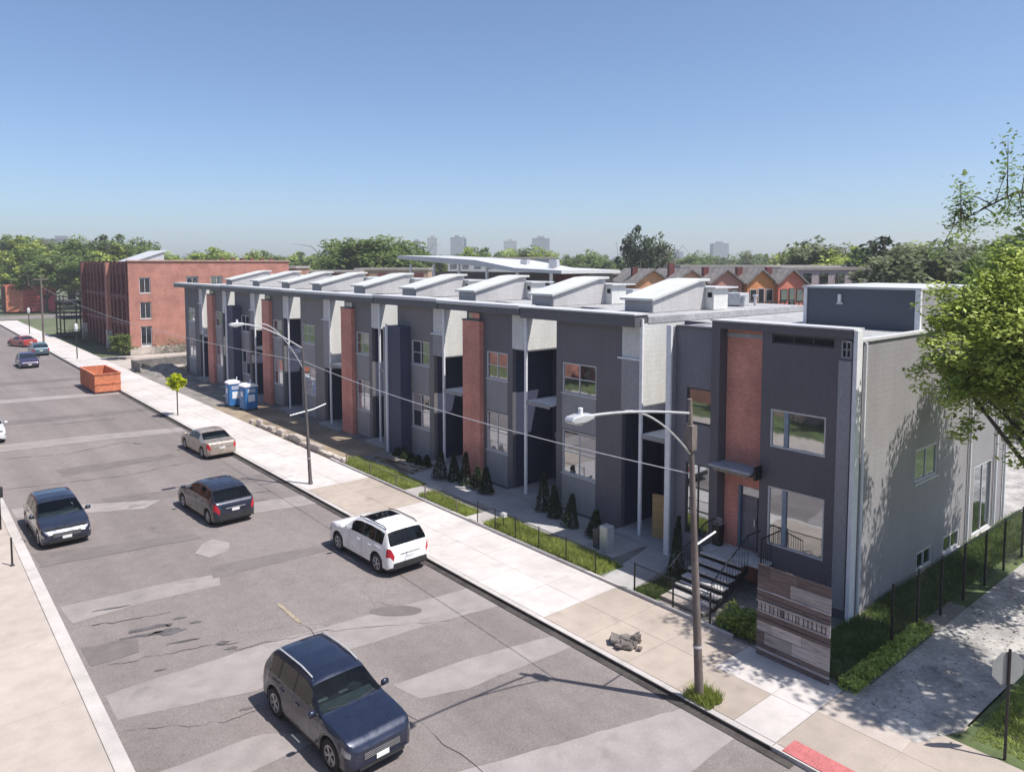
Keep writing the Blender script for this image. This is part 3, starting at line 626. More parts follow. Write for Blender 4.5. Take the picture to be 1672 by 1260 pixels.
# low block wall left of the farther lamp
bw = thing('block_wall', 'low broken pale stone block edging along the pavement near the portable toilets', 'wall', (18.4, 38, 0))
y = 36.6
while y < 52.5:
    w = rr.uniform(.35, .95); hgt = rr.uniform(.14, .46)
    if rr.random() > .12: box('block', stonem, bw, 18.58+rr.uniform(0, .1), 18.85+rr.uniform(0, .2), y, y+w-.03, -.02, hgt, .05)
    y += w
# ------------------------------------------------------------------ vehicles
def mk_wheel(W_, Rr, wid):
    t = MB().lathe([(Rr*.62, -wid/2), (Rr*.93, -wid/2), (Rr, -wid/2+.03), (Rr, wid/2-.03), (Rr*.93, wid/2), (Rr*.62, wid/2)], 28, axis='x')
    tm_ = t.mesh('wheel'); tm_.materials.append(tyre_m)
    r = MB(); r.lathe([(Rr*.64, wid/2-.012), (Rr*.64, wid/2+.003), (Rr*.56, wid/2+.004), (Rr*.55, wid/2-.03)], 28, axis='x')
    for k in range(5):
        a = 2*math.pi*k/5
        for da in (-.17, .17):
            c0, s0 = math.cos(a+da*.5), math.sin(a+da*.5); c1, s1 = math.cos(a+da), math.sin(a+da)
            r.tube([(wid/2-.012, c0*Rr*.1, s0*Rr*.1), (wid/2-.004, c1*Rr*.58, s1*Rr*.58)], .022, 5)
    r.lathe([(Rr*.16, wid/2-.03), (Rr*.16, wid/2), (Rr*.1, wid/2+.008)], 14, axis='x')
    rm_ = r.mesh('rim'); rm_.materials.append(rim_m)
    d = MB(); d.lathe([(Rr*.6, wid/2-.06), (Rr*.6, wid/2-.05)], 20, axis='x'); dm_ = d.mesh('brake_disc'); dm_.materials.append(plastic)
    return tm_, rm_, dm_
PROF = {
 'suv': dict(top=[(0,.44),(.004,.56),(.012,.62),(.022,.655),(.085,.90),(.11,.955),(.17,.982),(.32,1.0),(.48,.985),(.56,.94),(.715,.665),(.735,.645),(.80,.632),(.90,.605),(.955,.575),(.985,.52),(1,.44)], belt=.625, roof=(.10,.575), rg=(.024,.092), ws=(.575,.715), sw=[(.115,.225),(.245,.405),(.425,.60)], doors=[(.235,.415),(.415,.615)], wheels=(.19,.815)),
 'hatch': dict(top=[(0,.42),(.006,.56),(.02,.63),(.035,.66),(.14,.89),(.19,.955),(.27,.985),(.40,1.0),(.52,.975),(.575,.93),(.75,.67),(.77,.645),(.86,.60),(.93,.54),(.975,.46),(1,.36)], belt=.63, roof=(.16,.58), rg=(.038,.145), ws=(.585,.75), sw=[(.16,.25),(.265,.42),(.44,.63)], doors=[(.255,.43),(.43,.64)], wheels=(.175,.82)),
 'sedan': dict(top=[(0,.42),(.006,.60),(.02,.66),(.05,.685),(.15,.70),(.165,.71),(.30,.945),(.36,.99),(.44,1.0),(.53,.975),(.57,.945),(.72,.69),(.74,.665),(.86,.615),(.94,.54),(.98,.45),(1,.36)], belt=.655, roof=(.30,.575), rg=(.17,.295), ws=(.575,.72), sw=[(.30,.42),(.44,.63)], doors=[(.27,.43),(.43,.64)], wheels=(.19,.81)),
}
def car(name, label, kind, Lc, Wc, Hc, paint, loc, heading, clad=True, rails=False, sunroof=False, detail=1, cat='car', tint=None):
    c = thing(name, label, cat, loc, heading); P = PROF[kind]; gl = tint or carglass
    wr = .36 if kind == 'suv' else .32; arch = wr+.055; sill = .24 if kind == 'suv' else .19
    ss = set(np.round(np.linspace(0, 1, 71), 4)) | {p[0] for p in P['top']} | set(P['ws']) | set(P['rg'])
    for a, b in P['sw']: ss |= {a, b}
    gp = .0016
    seams = []
    for a, b in P['doors']: seams += [a, b]
    seams = sorted(set(seams))
    for s in seams: ss |= {round(s-gp, 5), round(s+gp, 5)}
    for wc in P['wheels']:
        for k in range(-8, 9): ss.add(round(wc+arch/Lc*math.sin(k/8*math.pi/2), 5))
    ss |= {.002, .008, .992, .998, .035, .05, .94}
    ss = sorted(ss); out = [ss[0]]
    for s in ss[1:]:
        if s-out[-1] > .0007: out.append(s)
    ss = np.array(out); tx, tz = zip(*P['top'])
    fine = np.linspace(0, 1, 1001); zt = np.interp(fine, tx, tz); ker = np.ones(17)/17
    zs = np.convolve(np.pad(zt, 8, 'edge'), ker, 'valid'); zt = np.interp(ss, fine, zs)*Hc
    t = np.abs(2*ss-1); wf = 1-.045*np.clip((t-.55)/.45, 0, 1)**2-.20*np.clip((t-.90)/.10, 0, 1)**2.4
    hw = Wc/2*wf; belt = P['belt']*Hc; hmax = Hc-belt
    rings = []
    LOWT = [0, .10, .34, .62, .84, 1.0]; LOWX = [.955, .985, 1.0, .995, .975, .945]
    for i, s in enumerate(ss):
        zb = sill + .10*max(0, (t[i]-.93)/.07)
        for wc in P['wheels']:
            d = (s-wc)*Lc
            if abs(d) < arch: zb = max(zb, wr+math.sqrt(max(0, arch*arch-d*d)))
        top = zt[i]; sh = min(belt, top-.035); h = max(top-sh, .02); hn = min(1, h/hmax); w = hw[i]
        ring = []
        zb = min(zb, sh-.06)
        for lt, lx in zip(LOWT, LOWX): ring.append((w*lx, zb+(sh-zb)*lt))
        ring += [(w*(.935), sh+.10*h), (w*(.93-.155*hn), sh+h*.78), (w*(.905-.185*hn), sh+h*.915), (w*(.80-.20*hn), sh+h*.968), (w*.42, sh+h*.993), (0, top)]
        rings.append(ring)
    NR = len(rings[0]); N = len(ss)
    V = []
    for i in range(N):
        yy = (ss[i]-.5)*Lc
        for (x, z) in rings[i]: V.append((x, yy, z))
    for i in range(N):
        yy = (ss[i]-.5)*Lc
        for (x, z) in rings[i]: V.append((-x, yy, z))
    OFF = N*NR
    groups = {}
    def cls(sm, j, side):
        hl = .905 < sm < .985; 
        if j in (6,) :
            for q, (a, b) in enumerate(P['sw']):
                if a < sm < b: return ('side_window', side, q)
            if P['sw'][0][0] < sm < P['sw'][-1][1]: return ('pillar', side, 0)
        if j >= 8 and P['ws'][0] < sm < P['ws'][1]: return ('windscreen', 0, 0)
        if j >= 8 and P['rg'][0] < sm < P['rg'][1]: return ('rear_window', 0, 0)
        if sunroof and j >= 9 and .33 < sm < .52: return ('sunroof', 0, 0)
        if j == 3 and .93 < sm < .988: return ('headlight', side, 0)
        if j in (3, 4) and sm < .05 and kind != 'sedan': return ('tail_light', side, 0)
        if j in (3, 4) and sm < .035: return ('tail_light', side, 0)
        if j == 0 and clad: return ('cladding', 0, 0)
        if 1 <= j <= 4:
            for q, (a, b) in enumerate(P['doors']):
                if a+gp*.5 < sm < b-gp*.5:
                    okd = all(abs(sm-wc)*Lc > arch*.98 for wc in P['wheels'])
                    if okd or j >= 3: return ('door', side, q)
            if any(abs(sm-s) < gp for s in seams): return ('seam', 0, 0)
        return ('body', 0, 0)
    for i in range(N-1):
        sm = (ss[i]+ss[i+1])/2
        for j in range(NR-1):
            a, b, cc, d = i*NR+j, i*NR+j+1, (i+1)*NR+j+1, (i+1)*NR+j
            groups.setdefault(cls(sm, j, 1), []).append((a, d, cc, b))
            groups.setdefault(cls(sm, j, -1), []).append((OFF+a, OFF+b, OFF+cc, OFF+d))
    cap0 = [i for i in range(NR)]+[OFF+i for i in range(NR-2, -1, -1)]; base = (N-1)*NR
    groups[('body', 0, 0)].append(tuple(cap0)); groups[('body', 0, 0)].append(tuple([base+i for i in range(NR)]+[OFF+base+i for i in range(NR-2, -1, -1)])[::-1])
    MM = dict(side_window=gl, windscreen=gl, rear_window=gl, sunroof=gl, pillar=plastic, headlight=lampclr, tail_light=lampred, cladding=plastic, seam=voidm, door=paint, body=paint)
    doors = {}
    for key, F in groups.items():
        idx = sorted({k for f in F for k in f}); re_ = {k: n for n, k in enumerate(idx)}
        me = bpy.data.meshes.new(key[0]); me.from_pydata([V[k] for k in idx], [], [tuple(re_[k] for k in f) for f in F]); me.update()
        bm_ = put(key[0], me, MM[key[0]], c, 38)
        if key[0] == 'door': doors[(key[1], key[2])] = bm_
    for (sd, q), d in doors.items():
        a, b = P['doors'][q]; yy = ((a if q == 0 else a)+.035-.5)*Lc; xs = Wc/2*sd
        MB().box(min(xs*.975, xs*1.005), max(xs*.975, xs*1.005), yy, yy+.16, belt*.86, belt*.86+.03).build('handle', plastic if kind == 'x' else paint, d)
    MB().box(-Wc/2+.2, Wc/2-.2, -Lc*.47, Lc*.47, sill-.02, belt*.8).build('underbody', plastic, c)
    if gl is carglass:
        fl = belt*.80; s0, s1 = P['sw'][0][0], P['ws'][1]; seatm = mat('seat_cloth', (.15, .145, .14), .8, .2, 6)
        for sx in (-.38, .38):
            sb = MB().box(sx-.24, sx+.24, (.47-.5)*Lc-.25, (.47-.5)*Lc+.2, fl*.7, fl+.03); bevel(sb.build('seat', seatm, c), .04)
            q = MB(); q.prism([((.45-.5)*Lc-.30, fl), ((.45-.5)*Lc-.12, fl), ((.45-.5)*Lc-.22, fl+.36), ((.45-.5)*Lc-.40, fl+.36)], (sx-.23, sx+.23), 'x'); bevel(q.build('seat_back', seatm, c), .04)
            bevel(MB().box(sx-.12, sx+.12, (.45-.5)*Lc-.40, (.45-.5)*Lc-.30, fl+.38, fl+.52).build('headrest', seatm, c), .03)
        q = MB(); q.prism([((.29-.5)*Lc-.25, fl), ((.29-.5)*Lc, fl), ((.29-.5)*Lc-.15, fl+.34), ((.29-.5)*Lc-.32, fl+.34)], (-.62, .62), 'x'); bevel(q.build('seat_back', seatm, c), .04)
        q = MB(); q.prism([((.60-.5)*Lc, fl*.9), ((.735-.5)*Lc, fl*.9), ((.71-.5)*Lc, belt+.02), ((.62-.5)*Lc, belt+.05)], (-Wc*.40, Wc*.40), 'x'); bevel(q.build('dashboard', mat('dash_vinyl', (.07, .075, .08), .5, .2, 6), c), .03)
        MB().lathe([(.17, -.012), (.185, 0), (.17, .012), (.155, 0)], 16, (-.38, 0, 0)).build('steering_wheel', plastic, c, 180).location = (.76 if False else 0, (.60-.5)*Lc-.06, belt+.04)
    tm_, rm_, dm_ = mk_wheel(Wc, wr, .22)
    for wc in P['wheels']:
        for sd in (1, -1):
            w = bpy.data.objects.new('wheel', tm_); COL.objects.link(w); w.parent = c; w.location = (sd*(Wc/2-.135), (wc-.5)*Lc, wr)
            w.rotation_euler = (R.uniform(0, 6), 0, 0 if sd > 0 else math.pi)
            for nm, me in (('rim', rm_), ('brake_disc', dm_)): q = bpy.data.objects.new(nm, me); COL.objects.link(q); q.parent = w
    yf = Lc/2
    g = MB().box(-Wc*.27, Wc*.27, yf-.03, yf+.012, Hc*.30, Hc*.40).build('grille', plastic, c)
    for k in range(4): MB().box(-Wc*.26, Wc*.26, yf+.011, yf+.018, Hc*.31+k*.038, Hc*.31+k*.038+.010).build('grille_bar', rim_m, g)
    MB().box(-Wc*.33, Wc*.33, yf-.03, yf+.010, Hc*.175, Hc*.225).build('lower_intake', plastic, c); MB().box(-Wc*.36, Wc*.36, yf-.03, yf+.02, Hc*.235, Hc*.255).build('bumper_strip', paint, c)
    MB().box(-.16, .16, yf+.021, yf+.03, Hc*.245, Hc*.245+.11).build('number_plate', platew, c)
    MB().box(-.16, .16, -yf-.014, -yf+.01, Hc*.40, Hc*.40+.11).build('number_plate', platew, c)
    MB().box(-Wc*.38, Wc*.38, -yf-.03, -yf+.1, Hc*.20, Hc*.315).build('rear_bumper', plastic if clad else paint, c)
    MB().box(-.42, .42, -yf-.012, -yf+.02, Hc*.475, Hc*.495).build('boot_strip', rim_m, c)
    ym = (P['ws'][1]-.03-.5)*Lc
    for sd in (1, -1):
        m = MB(); m.lathe([(.03, -.10), (.075, -.08), (.085, 0), (.075, .08), (.03, .10)], 10, (0, 0, 0), 'x')
        o = m.build('mirror', paint, c, 60); o.location = (sd*(Wc/2+.09), ym, belt+.10); o.scale = (1, .75, .95)
        MB().tube([(sd*(Wc/2-.06), ym, belt+.03), (sd*(Wc/2+.06), ym, belt+.07)], .025, 6).build('mirror_arm', plastic, c)
        if rails:
            x = sd*Wc*.345; b = MB(); b.tube([(x*1.02, (P['roof'][0]+.02-.5)*Lc, Hc*.955), (x, (P['roof'][0]+.06-.5)*Lc, Hc*.995), (x, (.42-.5)*Lc, Hc*1.008), (x*.99, (P['roof'][1]-.04-.5)*Lc, Hc*.965)], .02, 6); b.build('roof_rail', plastic if paint.name == 'paint_white' else galv, c, 60)
    if detail:
        for sd in (-1, 1):
            b = MB().tube([(sd*.08, (P['ws'][1]+.005-.5)*Lc, belt+.055), (sd*.62, (P['ws'][1]-.012-.5)*Lc, belt+.10)], .012, 5).build('wiper', plastic, c)
    return c
p_navy = paintmat('paint_navy', (.014, .020, .045), .35); p_black = paintmat('paint_black', (.013, .013, .016), .3); p_white = paintmat('paint_white', (.80, .80, .80), 0, .3)
p_tan = paintmat('paint_tan', (.36, .30, .25), .35); p_mid = paintmat('paint_midnight', (.018, .022, .040), .3); p_purple = paintmat('paint_purple', (.035, .025, .075), .2); p_teal = paintmat('paint_teal', (.06, .11, .14), .3); p_red = paintmat('paint_red', (.33, .045, .035), .1); p_dkblue = paintmat('paint_dark_blue', (.020, .026, .048), .3)
RZ = -0.12
car('parked_suv', 'large navy and black car nearest the camera, its bonnet facing us', 'suv', 4.3, 1.74, 1.60, p_navy, (7.68, 15.85, RZ), math.radians(180+3.0), rails=True)
car('parked_suv', 'white car with black glass roof parked at the right kerb, red tail lights towards us', 'suv', 4.45, 1.84, 1.70, p_white, (13.8, 24.45, RZ), math.radians(2), rails=True, sunroof=True)
car('moving_car', 'black rounded car in the lane seen from behind, above the white car', 'hatch', 4.6, 1.84, 1.60, p_mid, (10.75, 33.6, RZ), math.radians(3))
car('parked_car', 'dark blue car on the left side of the road facing us beside the thin posts', 'hatch', 4.5, 1.80, 1.55, p_dkblue, (4.85, 35.3, RZ), math.radians(180+1), clad=False)
car('parked_car', 'tan saloon parked at the right kerb seen from behind', 'sedan', 4.6, 1.78, 1.44, p_tan, (14.05, 44.9, RZ), math.radians(2), clad=False)
car('parked_car', 'white car cut off by the left edge of the picture', 'sedan', 4.6, 1.80, 1.46, paintmat('paint_silver', (.62, .63, .64), .15), (4.25, 57.2, RZ), math.radians(180), clad=False, tint=darkglass)
car('parked_car', 'dark purple car farther up the road on its left', 'hatch', 4.3, 1.8, 1.5, p_purple, (11.0, 94.8, RZ), math.radians(180), clad=False, tint=darkglass)
car('parked_car', 'teal car at the right kerb far up the road', 'hatch', 4.3, 1.8, 1.5, p_teal, (13.6, 106.5, RZ), math.radians(0), clad=False, tint=darkglass)
car('parked_car', 'red car farthest up the road at the right kerb', 'sedan', 4.5, 1.8, 1.45, p_red, (13.3, 118.5, RZ), math.radians(20), clad=False, tint=darkglass)
# ------------------------------------------------------------------ skip (dumpster)
org = mat('skip_orange', (.56, .19, .095), .55, .16, 1.3, fine=5); orgd = mat('skip_inner', (.26, .09, .06), .7, .25, 1.2)
sk = thing('dumpster', 'open orange steel dumpster at the far right kerb', 'dumpster', (13.95, 73.6, RZ))
X0, X1, Y0_, Y1_ = -1.0, 1.0, -3.0, 3.0; H_ = 1.65
MB().box(X0, X1, Y0_, Y1_, .12, .2).build('floor', orgd, sk)
MB().box(X0, X1, Y0_, Y0_+.06, .203, H_).build('end_panel', org, sk); MB().box(X0, X1, Y1_-.06, Y1_, .203, H_).build('end_panel', org, sk)
for x in (X0, X1-.06):
    MB().box(x, x+.06, Y0_+.062, Y1_-.062, .203, H_).build('side_panel', org, sk)
for k in range(10):
    y = Y0_+.3+k*.62
    for sx in (X0-.06, X1): MB().box(sx, sx+.06, y, y+.09, .2, H_-.08).build('rib', org, sk)
MB().box(X0-.03, X1+.03, Y0_-.05, Y0_-.003, .80, .95).build('end_rail', org, sk)
for (a, b, cc, d) in ((X0-.07, X1+.07, Y0_-.06, Y0_+.07), (X0-.07, X1+.07, Y1_-.07, Y1_+.06), (X0-.07, X0+.07, Y0_+.07, Y1_-.07), (X1-.07, X1+.07, Y0_+.07, Y1_-.07)): MB().box(a, b, cc, d, H_, H_+.08).build('rim', org, sk)
for y in (-2.4, 2.2):
    for x in (-.9, .9): MB().lathe([(.12, -.05), (.12, .05)], 12, (x, y, .12), 'x').build('roller', blackm, sk)
# ------------------------------------------------------------------ portable toilets
tb = mat('toilet_blue', (.035, .16, .40), .45, .12, 2); tw = mat('toilet_roof', (.78, .80, .84), .5, .04, 3)
def toilet(label, x, y, rz):
    o = thing('portable_toilet', label, 'portable toilet', (x, y, 0), rz, 'blue portable toilets'); o.scale = (.88, .88, .88)
    bevel(MB().box(-.56, .56, -.56, .56, .1, 2.0).build('cabin', tb, o), .04)
    for k in range(4):
        for sd in (-1, 1): MB().box(sd*.565-.012, sd*.565+.012, -.45+k*.27, -.36+k*.27, .2, 1.95).build('rib', tb, o)
    d = MB().box(-.60, -.563, -.42, .42, .18, 1.9).build('door', tb, o); MB().box(-.63, -.602, .26, .32, .95, 1.15).build('handle', white, d)
    MB().box(-.605, -.601, -.2, .2, 1.2, 1.6).build('door_panel', white, d)
    for k in range(4): MB().box(-.35, .35, -.575, -.562, 1.55+k*.08, 1.59+k*.08).build('vent', white, o)
    MB().box(-.3, .3, -.572, -.561, .75, 1.35).build('side_panel', tw, o)
    r = MB().prism([(-.62, 2.003), (.62, 2.003), (.60, 2.12), (.3, 2.26), (-.3, 2.26), (-.60, 2.12)], (-.62, .62)).build('roof', tw, o); bevel(r, .03)
    MB().tube([(.4, .4, 2.1), (.4, .4, 2.5)], .05, 8).build('vent_pipe', tw, o)
    MB().box(-.6, .6, -.6, .6, 0, .098).build('base', blackm, o); return o
toilet('nearer of the two blue portable toilets with white roofs', 20.35, 55.2, .1); toilet('farther of the two blue portable toilets with white roofs', 20.0, 57.3, -.05)
# ------------------------------------------------------------------ street lamps, wire, signs
TK = .74
def lamp(label, x, y, lean, top, armx, armz, seed, metal):
    o = thing('street_lamp', label, 'street lamp', (x, y, 0), 0, 'street lamps along the right kerb')
    MB().tube([(0, 0, 0), (lean*.5, 0, top*.5), (lean, 0, top)], [.155*TK, .115*TK, .075*TK], 12).build('pole', metal, o, 50)
    MB().lathe([(.19*TK, 0), (.19*TK, .12), (.165*TK, .16)], 12).build('base', metal, o)
    MB().lathe([(.152*TK, 0), (.158*TK, .03), (.152*TK, .06)], 12, (lean*.2, 0, top*.18)).build('band', galv, o)
    lx = armx-x
    a = MB(); n = 10
    a.tube([(lean+(lx-lean)*k/n, 0, top-.35+(armz-top+.35)*math.sin(k/n*math.pi/2)) for k in range(n+1)], .032, 7); a.build('arm', galv, o, 60)
    a = MB(); e = lean+(lx-lean)*.62
    a.tube([(lean*.9+(e-lean*.9)*k/n, 0, top-1.35+(armz-top+1.30)*(1-(1-k/n)**1.7)) for k in range(n+1)], .024, 7); a.build('brace', galv, o, 60)
    hd = MB(); hd.prism([(-.32, -.02), (-.26, .07), (.05, .1), (.36, .06), (.36, -.03), (.1, -.09), (-.22, -.08)], (-.13, .13)); h = hd.build('lamp_head', galv, o, None); h.location = (lx, 0, armz-.02); bevel(h, .03)
    l = MB().lathe([(.09, -.13), (.11, -.09)], 10).build('lens', mat('lamp_lens', (.5, .5, .48), .2), h)
    MB().tube([(lx+.05, 0, armz+.06), (lx+.05, 0, armz+.2)], .05, 8).build('photocell', white, o)
    return o
l1 = lamp('near street lamp with leaning weathered pole and long double arm before the end house', 15.24, 10.77, -.62, 7.75, 10.85, 7.8, 1, polem)
MB().tube([(-.28, 0, 4.05), (.55, 0, 4.2)], .025, 6).build('banner_arm', white, l1)
MB().box(-.66, -.46, -.12, .12, 6.5, 7.1).build('control_box', polem, l1)
TK = .6
l2 = lamp('farther street lamp with slim pole and curved arm before the middle of the row', 15.66, 34.34, -.3, 7.2, 12.16, 8.2, 2, mat('pole_grey', (.11, .10, .10), .6, .15, 3))
MB().tube([(-1.0, 0, 3.6), (.2, 0, 3.75), (.9, 0, 3.95)], .03, 6).build('banner_arm', galv, l2)
def wire(label, a, b, sag, r=.014):
    A_, B_ = Vector(a), Vector(b); n = 24; pts = []
    for k in range(n+1):
        t = k/n; p = A_.lerp(B_, t); p.z -= sag*4*t*(1-t); pts.append(tuple(p))
    return tag(MB().tube(pts, r, 5).build('overhead_wire', galv, None), label, 'wire')
wire('thin cable slung between the two street lamps across the house fronts', (14.7, 10.77, 5.9), (15.42, 34.3, 6.2), .35)
wire('thin cable running on from the farther lamp to the left', (15.4, 34.3, 6.2), (16.1, 121, 7.8), 1.0)
# back of an octagonal stop sign on its post
sg = thing('road_sign', 'grey back of an octagonal road sign on a thin dark post in the grass', 'sign', (18.49, 5.0, 0), math.radians(-35))
MB().tube([(0, 0, -.05), (0, 0, 2.55)], .032, 6).build('post', mat('dark_post', (.03, .022, .024), .6, .2, 4), sg)
oc = [(.40*math.cos(math.pi/8+k*math.pi/4), 2.1+.40*math.sin(math.pi/8+k*math.pi/4)) for k in range(8)]
oct_ = MB().prism([(p[0]+.0, p[1]) for p in oc], (.035, .041), 'y').build('sign_plate', mat('sign_aluminium', (.36, .36, .36), .5, .08, 3, metal=.3), sg)
# little posts at the left kerb
pa = thing('parking_meter', 'dark meter post with box head at the left kerb by the dark blue car', 'meter', (3.05, 36.6, 0)); MB().tube([(0, 0, 0), (0, 0, 1.35)], .035, 8).build('post', blackm, pa); bevel(MB().box(-.13, .13, -.09, .09, 1.35, 1.8).build('head', plastic, pa), .03)
pb = thing('kerb_post', 'thin dark post on the left pavement in front of the dark blue car', 'post', (2.95, 31.9, 0)); MB().tube([(0, 0, 0), (0, 0, 1.05)], [.035, .03], 8).build('post', blackm, pb); MB().lathe([(.08, 0), (.08, .02), (.04, .05)], 10).build('base', blackm, pb)
# yard bits
pl = thing('plywood_sheet', 'tan plywood sheet leaning in the porch beside the end house', 'plywood', (22.95, 18.15, .14), math.radians(18)); MB().box(-.02, .02, -.38, .38, 0, 1.75).build('sheet', wood, pl)
pd = thing('planter', 'tall black planter with pale flowers on the landing by the end house door', 'planter', (22.0, 14.9, 1.09)); MB().prism([(-.12, 0), (.12, 0), (.17, .7), (-.17, .7)], (-.15, .15)).build('pot', blackm, pd)
def leafball(n, rx, ry, rz, size, seed, c=(0, 0, 0)):
    r = np.random.RandomState(seed); d = r.normal(size=(n, 3)); d /= np.linalg.norm(d, axis=1)[:, None]; p = d*(r.uniform(.3, 1, (n, 1))**.5)*np.array([rx, ry, rz])+np.array(c)
    return quads(p, size, r)
def quads(p, size, r, up=0.75):
    n = len(p); nn = r.normal(size=(n, 3))*.62; nn[:, 2] = np.abs(nn[:, 2])+up; nn /= np.linalg.norm(nn, axis=1)[:, None]; a = np.cross(nn, r.normal(size=(n, 3))); a /= np.linalg.norm(a, axis=1)[:, None]; b = np.cross(nn, a)
    s = size*r.uniform(.6, 1.3, (n, 1)); v = np.stack([p-a*s, p-b*s*.55, p+a*s, p+b*s*.55], 1).reshape(-1, 3)
    me = bpy.data.meshes.new('leaves'); me.vertices.add(4*n); me.vertices.foreach_set('co', v.ravel().astype(np.float32)); me.loops.add(4*n); me.loops.foreach_set('vertex_index', np.arange(4*n)); me.polygons.add(n); me.polygons.foreach_set('loop_start', np.arange(0, 4*n, 4)); me.polygons.foreach_set('loop_total', np.full(n, 4)); me.update(); me.validate(); return me
flow = leafmat('flower_pale', (.5, .45, .45), (.62, .6, .55))
put('flowers', leafball(160, .16, .16, .18, .045, 3, (0, 0, .82)), flow, pd)
rb = thing('rubble_pile', 'small heap of broken grey concrete on the pavement near the near lamp', 'rubble', (15.75, 13.7, 0.004))
ru = random.Random(9)
rubm = mat('rubble', (.16, .14, .13), .9, .3, 2, rnd=.35, bmp=.5)
for k in range(24):
    s = ru.uniform(.06, .19); b = MB(); pts = []
    b.box(-s, s, -s*.7, s*.7, 0, s*.7); b.v = [(x+ru.gauss(0, s*.18), y+ru.gauss(0, s*.18), z+ru.gauss(0, s*.12)) for x, y, z in b.v]
    o = b.build('chunk', rubm, rb); o.location = (ru.gauss(.05, .28), ru.gauss(0, .22), ru.uniform(0, .12)); o.rotation_euler = (ru.gauss(0, .25), ru.gauss(0, .25), ru.uniform(0, 6))
lm = thing('lumber_pile', 'loose stack of grey boards lying in front of the navy wing', 'lumber', (20.9, 34.6, 0))
for k in range(14):
    o = MB().box(-.07, .07, -1.6+ru.uniform(-.3, .3), 1.6+ru.uniform(-.3, .3), 0, .045).build('board', lumber, lm); o.location = (ru.uniform(-.55, .55), ru.uniform(-.3, .3), .005+.048*(k//4)); o.rotation_euler = (0, 0, ru.gauss(0, .10))
ph = thing('yard_light', 'small white path light on a stake in the grass by the low fence', 'light', (19.1, 23.3, 0)); MB().tube([(0, 0, 0), (0, 0, .5)], .02, 6).build('stake', blackm, ph); bevel(MB().box(-.09, .09, -.13, .13, .5, .66).build('head', white, ph), .02)
up = thing('utility_cabinet', 'taller pale metal utility cabinet by the yard path of the slate house', 'cabinet', (20.6, 18.9, 0)); bevel(MB().box(-.2, .2, -.2, .2, 0, 1.0).build('cabinet', galv, up), .02); MB().box(-.21, -.201, -.15, .15, .15, .9).build('cabinet_door', galv, up)
up2 = thing('utility_cabinet', 'shorter dark utility cabinet just behind the pale one by the yard path', 'cabinet', (20.6, 19.35, 0)); bevel(MB().box(-.15, .15, -.15, .15, 0, .75).build('cabinet', MATS['pole_grey'], up2), .02); MB().box(-.16, -.151, -.11, .11, .1, .65).build('cabinet_door', MATS['pole_grey'], up2)
# ------------------------------------------------------------------ vegetation
lf_a = leafmat('leaf_fresh', (.27, .34, .06), (.43, .50, .13), .38); lf_b = leafmat('leaf_mid', (.13, .19, .05), (.215, .28, .085), .45); lf_c = leafmat('leaf_dark', (.035, .055, .022), (.06, .09, .035), .25)
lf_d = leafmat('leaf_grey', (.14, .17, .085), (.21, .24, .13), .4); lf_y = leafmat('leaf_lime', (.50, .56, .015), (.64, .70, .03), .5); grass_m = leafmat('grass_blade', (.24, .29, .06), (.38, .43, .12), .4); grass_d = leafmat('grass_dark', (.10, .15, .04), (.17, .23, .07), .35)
def limb_tree(seed, trunk_h, crown_c, rad, nb, tr, spread=1.0):
    """trunk plus limbs reaching to points inside the crown; returns MB and the limb tips"""
    r = random.Random(seed); m = MB(); tips = []
    top = Vector((crown_c[0]*.55, crown_c[1]*.55, trunk_h)); m.tube([(0, 0, 0), (top.x*.3, top.y*.3, trunk_h*.5), tuple(top)], [tr, tr*.8, tr*.62], 9)
    for k in range(nb):
        a = 2*math.pi*k/nb+r.uniform(-.4, .4); e = r.uniform(-.25, .95)
        d = Vector((math.cos(a)*rad[0]*math.cos(e), math.sin(a)*rad[1]*math.cos(e), math.sin(e)*rad[2]))*r.uniform(.75, .98)
        tip = Vector(crown_c)+d; st_ = top.lerp(Vector((0, 0, trunk_h*.55)), r.uniform(0, .5)); mid = st_.lerp(tip, .5)+Vector((r.gauss(0, .25), r.gauss(0, .25), rad[2]*.12)); w = tr*r.uniform(.28, .5)
        m.tube([tuple(st_), tuple(mid), tuple(tip)], [w, w*.6, w*.15], 6); tips.append((mid, tip))
        for q in range(3):
            s2 = mid.lerp(tip, r.uniform(.1, .8)); t2 = s2+Vector((r.gauss(0, 1), r.gauss(0, 1), r.gauss(.3, .7)))*min(rad)*.36
            m.tube([tuple(s2), tuple(s2.lerp(t2, .5)+Vector((0, 0, .1))), tuple(t2)], [w*.35, w*.22, w*.08], 4); tips.append((s2, t2))
    return m, tips
def crown(seed, c, rad, nclump, per, size, clump=.28, tips=None, shell=.55):
    r = np.random.RandomState(seed); n = nclump; d = r.normal(size=(n, 3)); d /= np.linalg.norm(d, axis=1)[:, None]
    d[:, 2] = np.where(d[:, 2] < -.55, -d[:, 2], d[:, 2])
    k = (shell+(1-shell)*r.uniform(0, 1, (n, 1)))*(1+.16*np.sin(d[:, :1]*5+seed)*np.cos(d[:, 1:2]*4+seed*2)); P = d*k*np.array(rad)+np.array(c)
    if tips is not None: P = np.concatenate([P]+[np.array([tuple(t), tuple(t.lerp(s_, .3))]) for s_, t in tips])
    sc = clump*np.mean(rad)*r.uniform(.55, 1.3, (len(P), 1)); rep = np.repeat(P, per, 0); rs = np.repeat(sc, per, 0)
    o = r.normal(size=rep.shape); o /= np.linalg.norm(o, axis=1)[:, None]; p = rep+o*rs*r.uniform(.1, 1, (len(rep), 1))**.45*np.array([1, 1, .62])
    return quads(p, size, r)
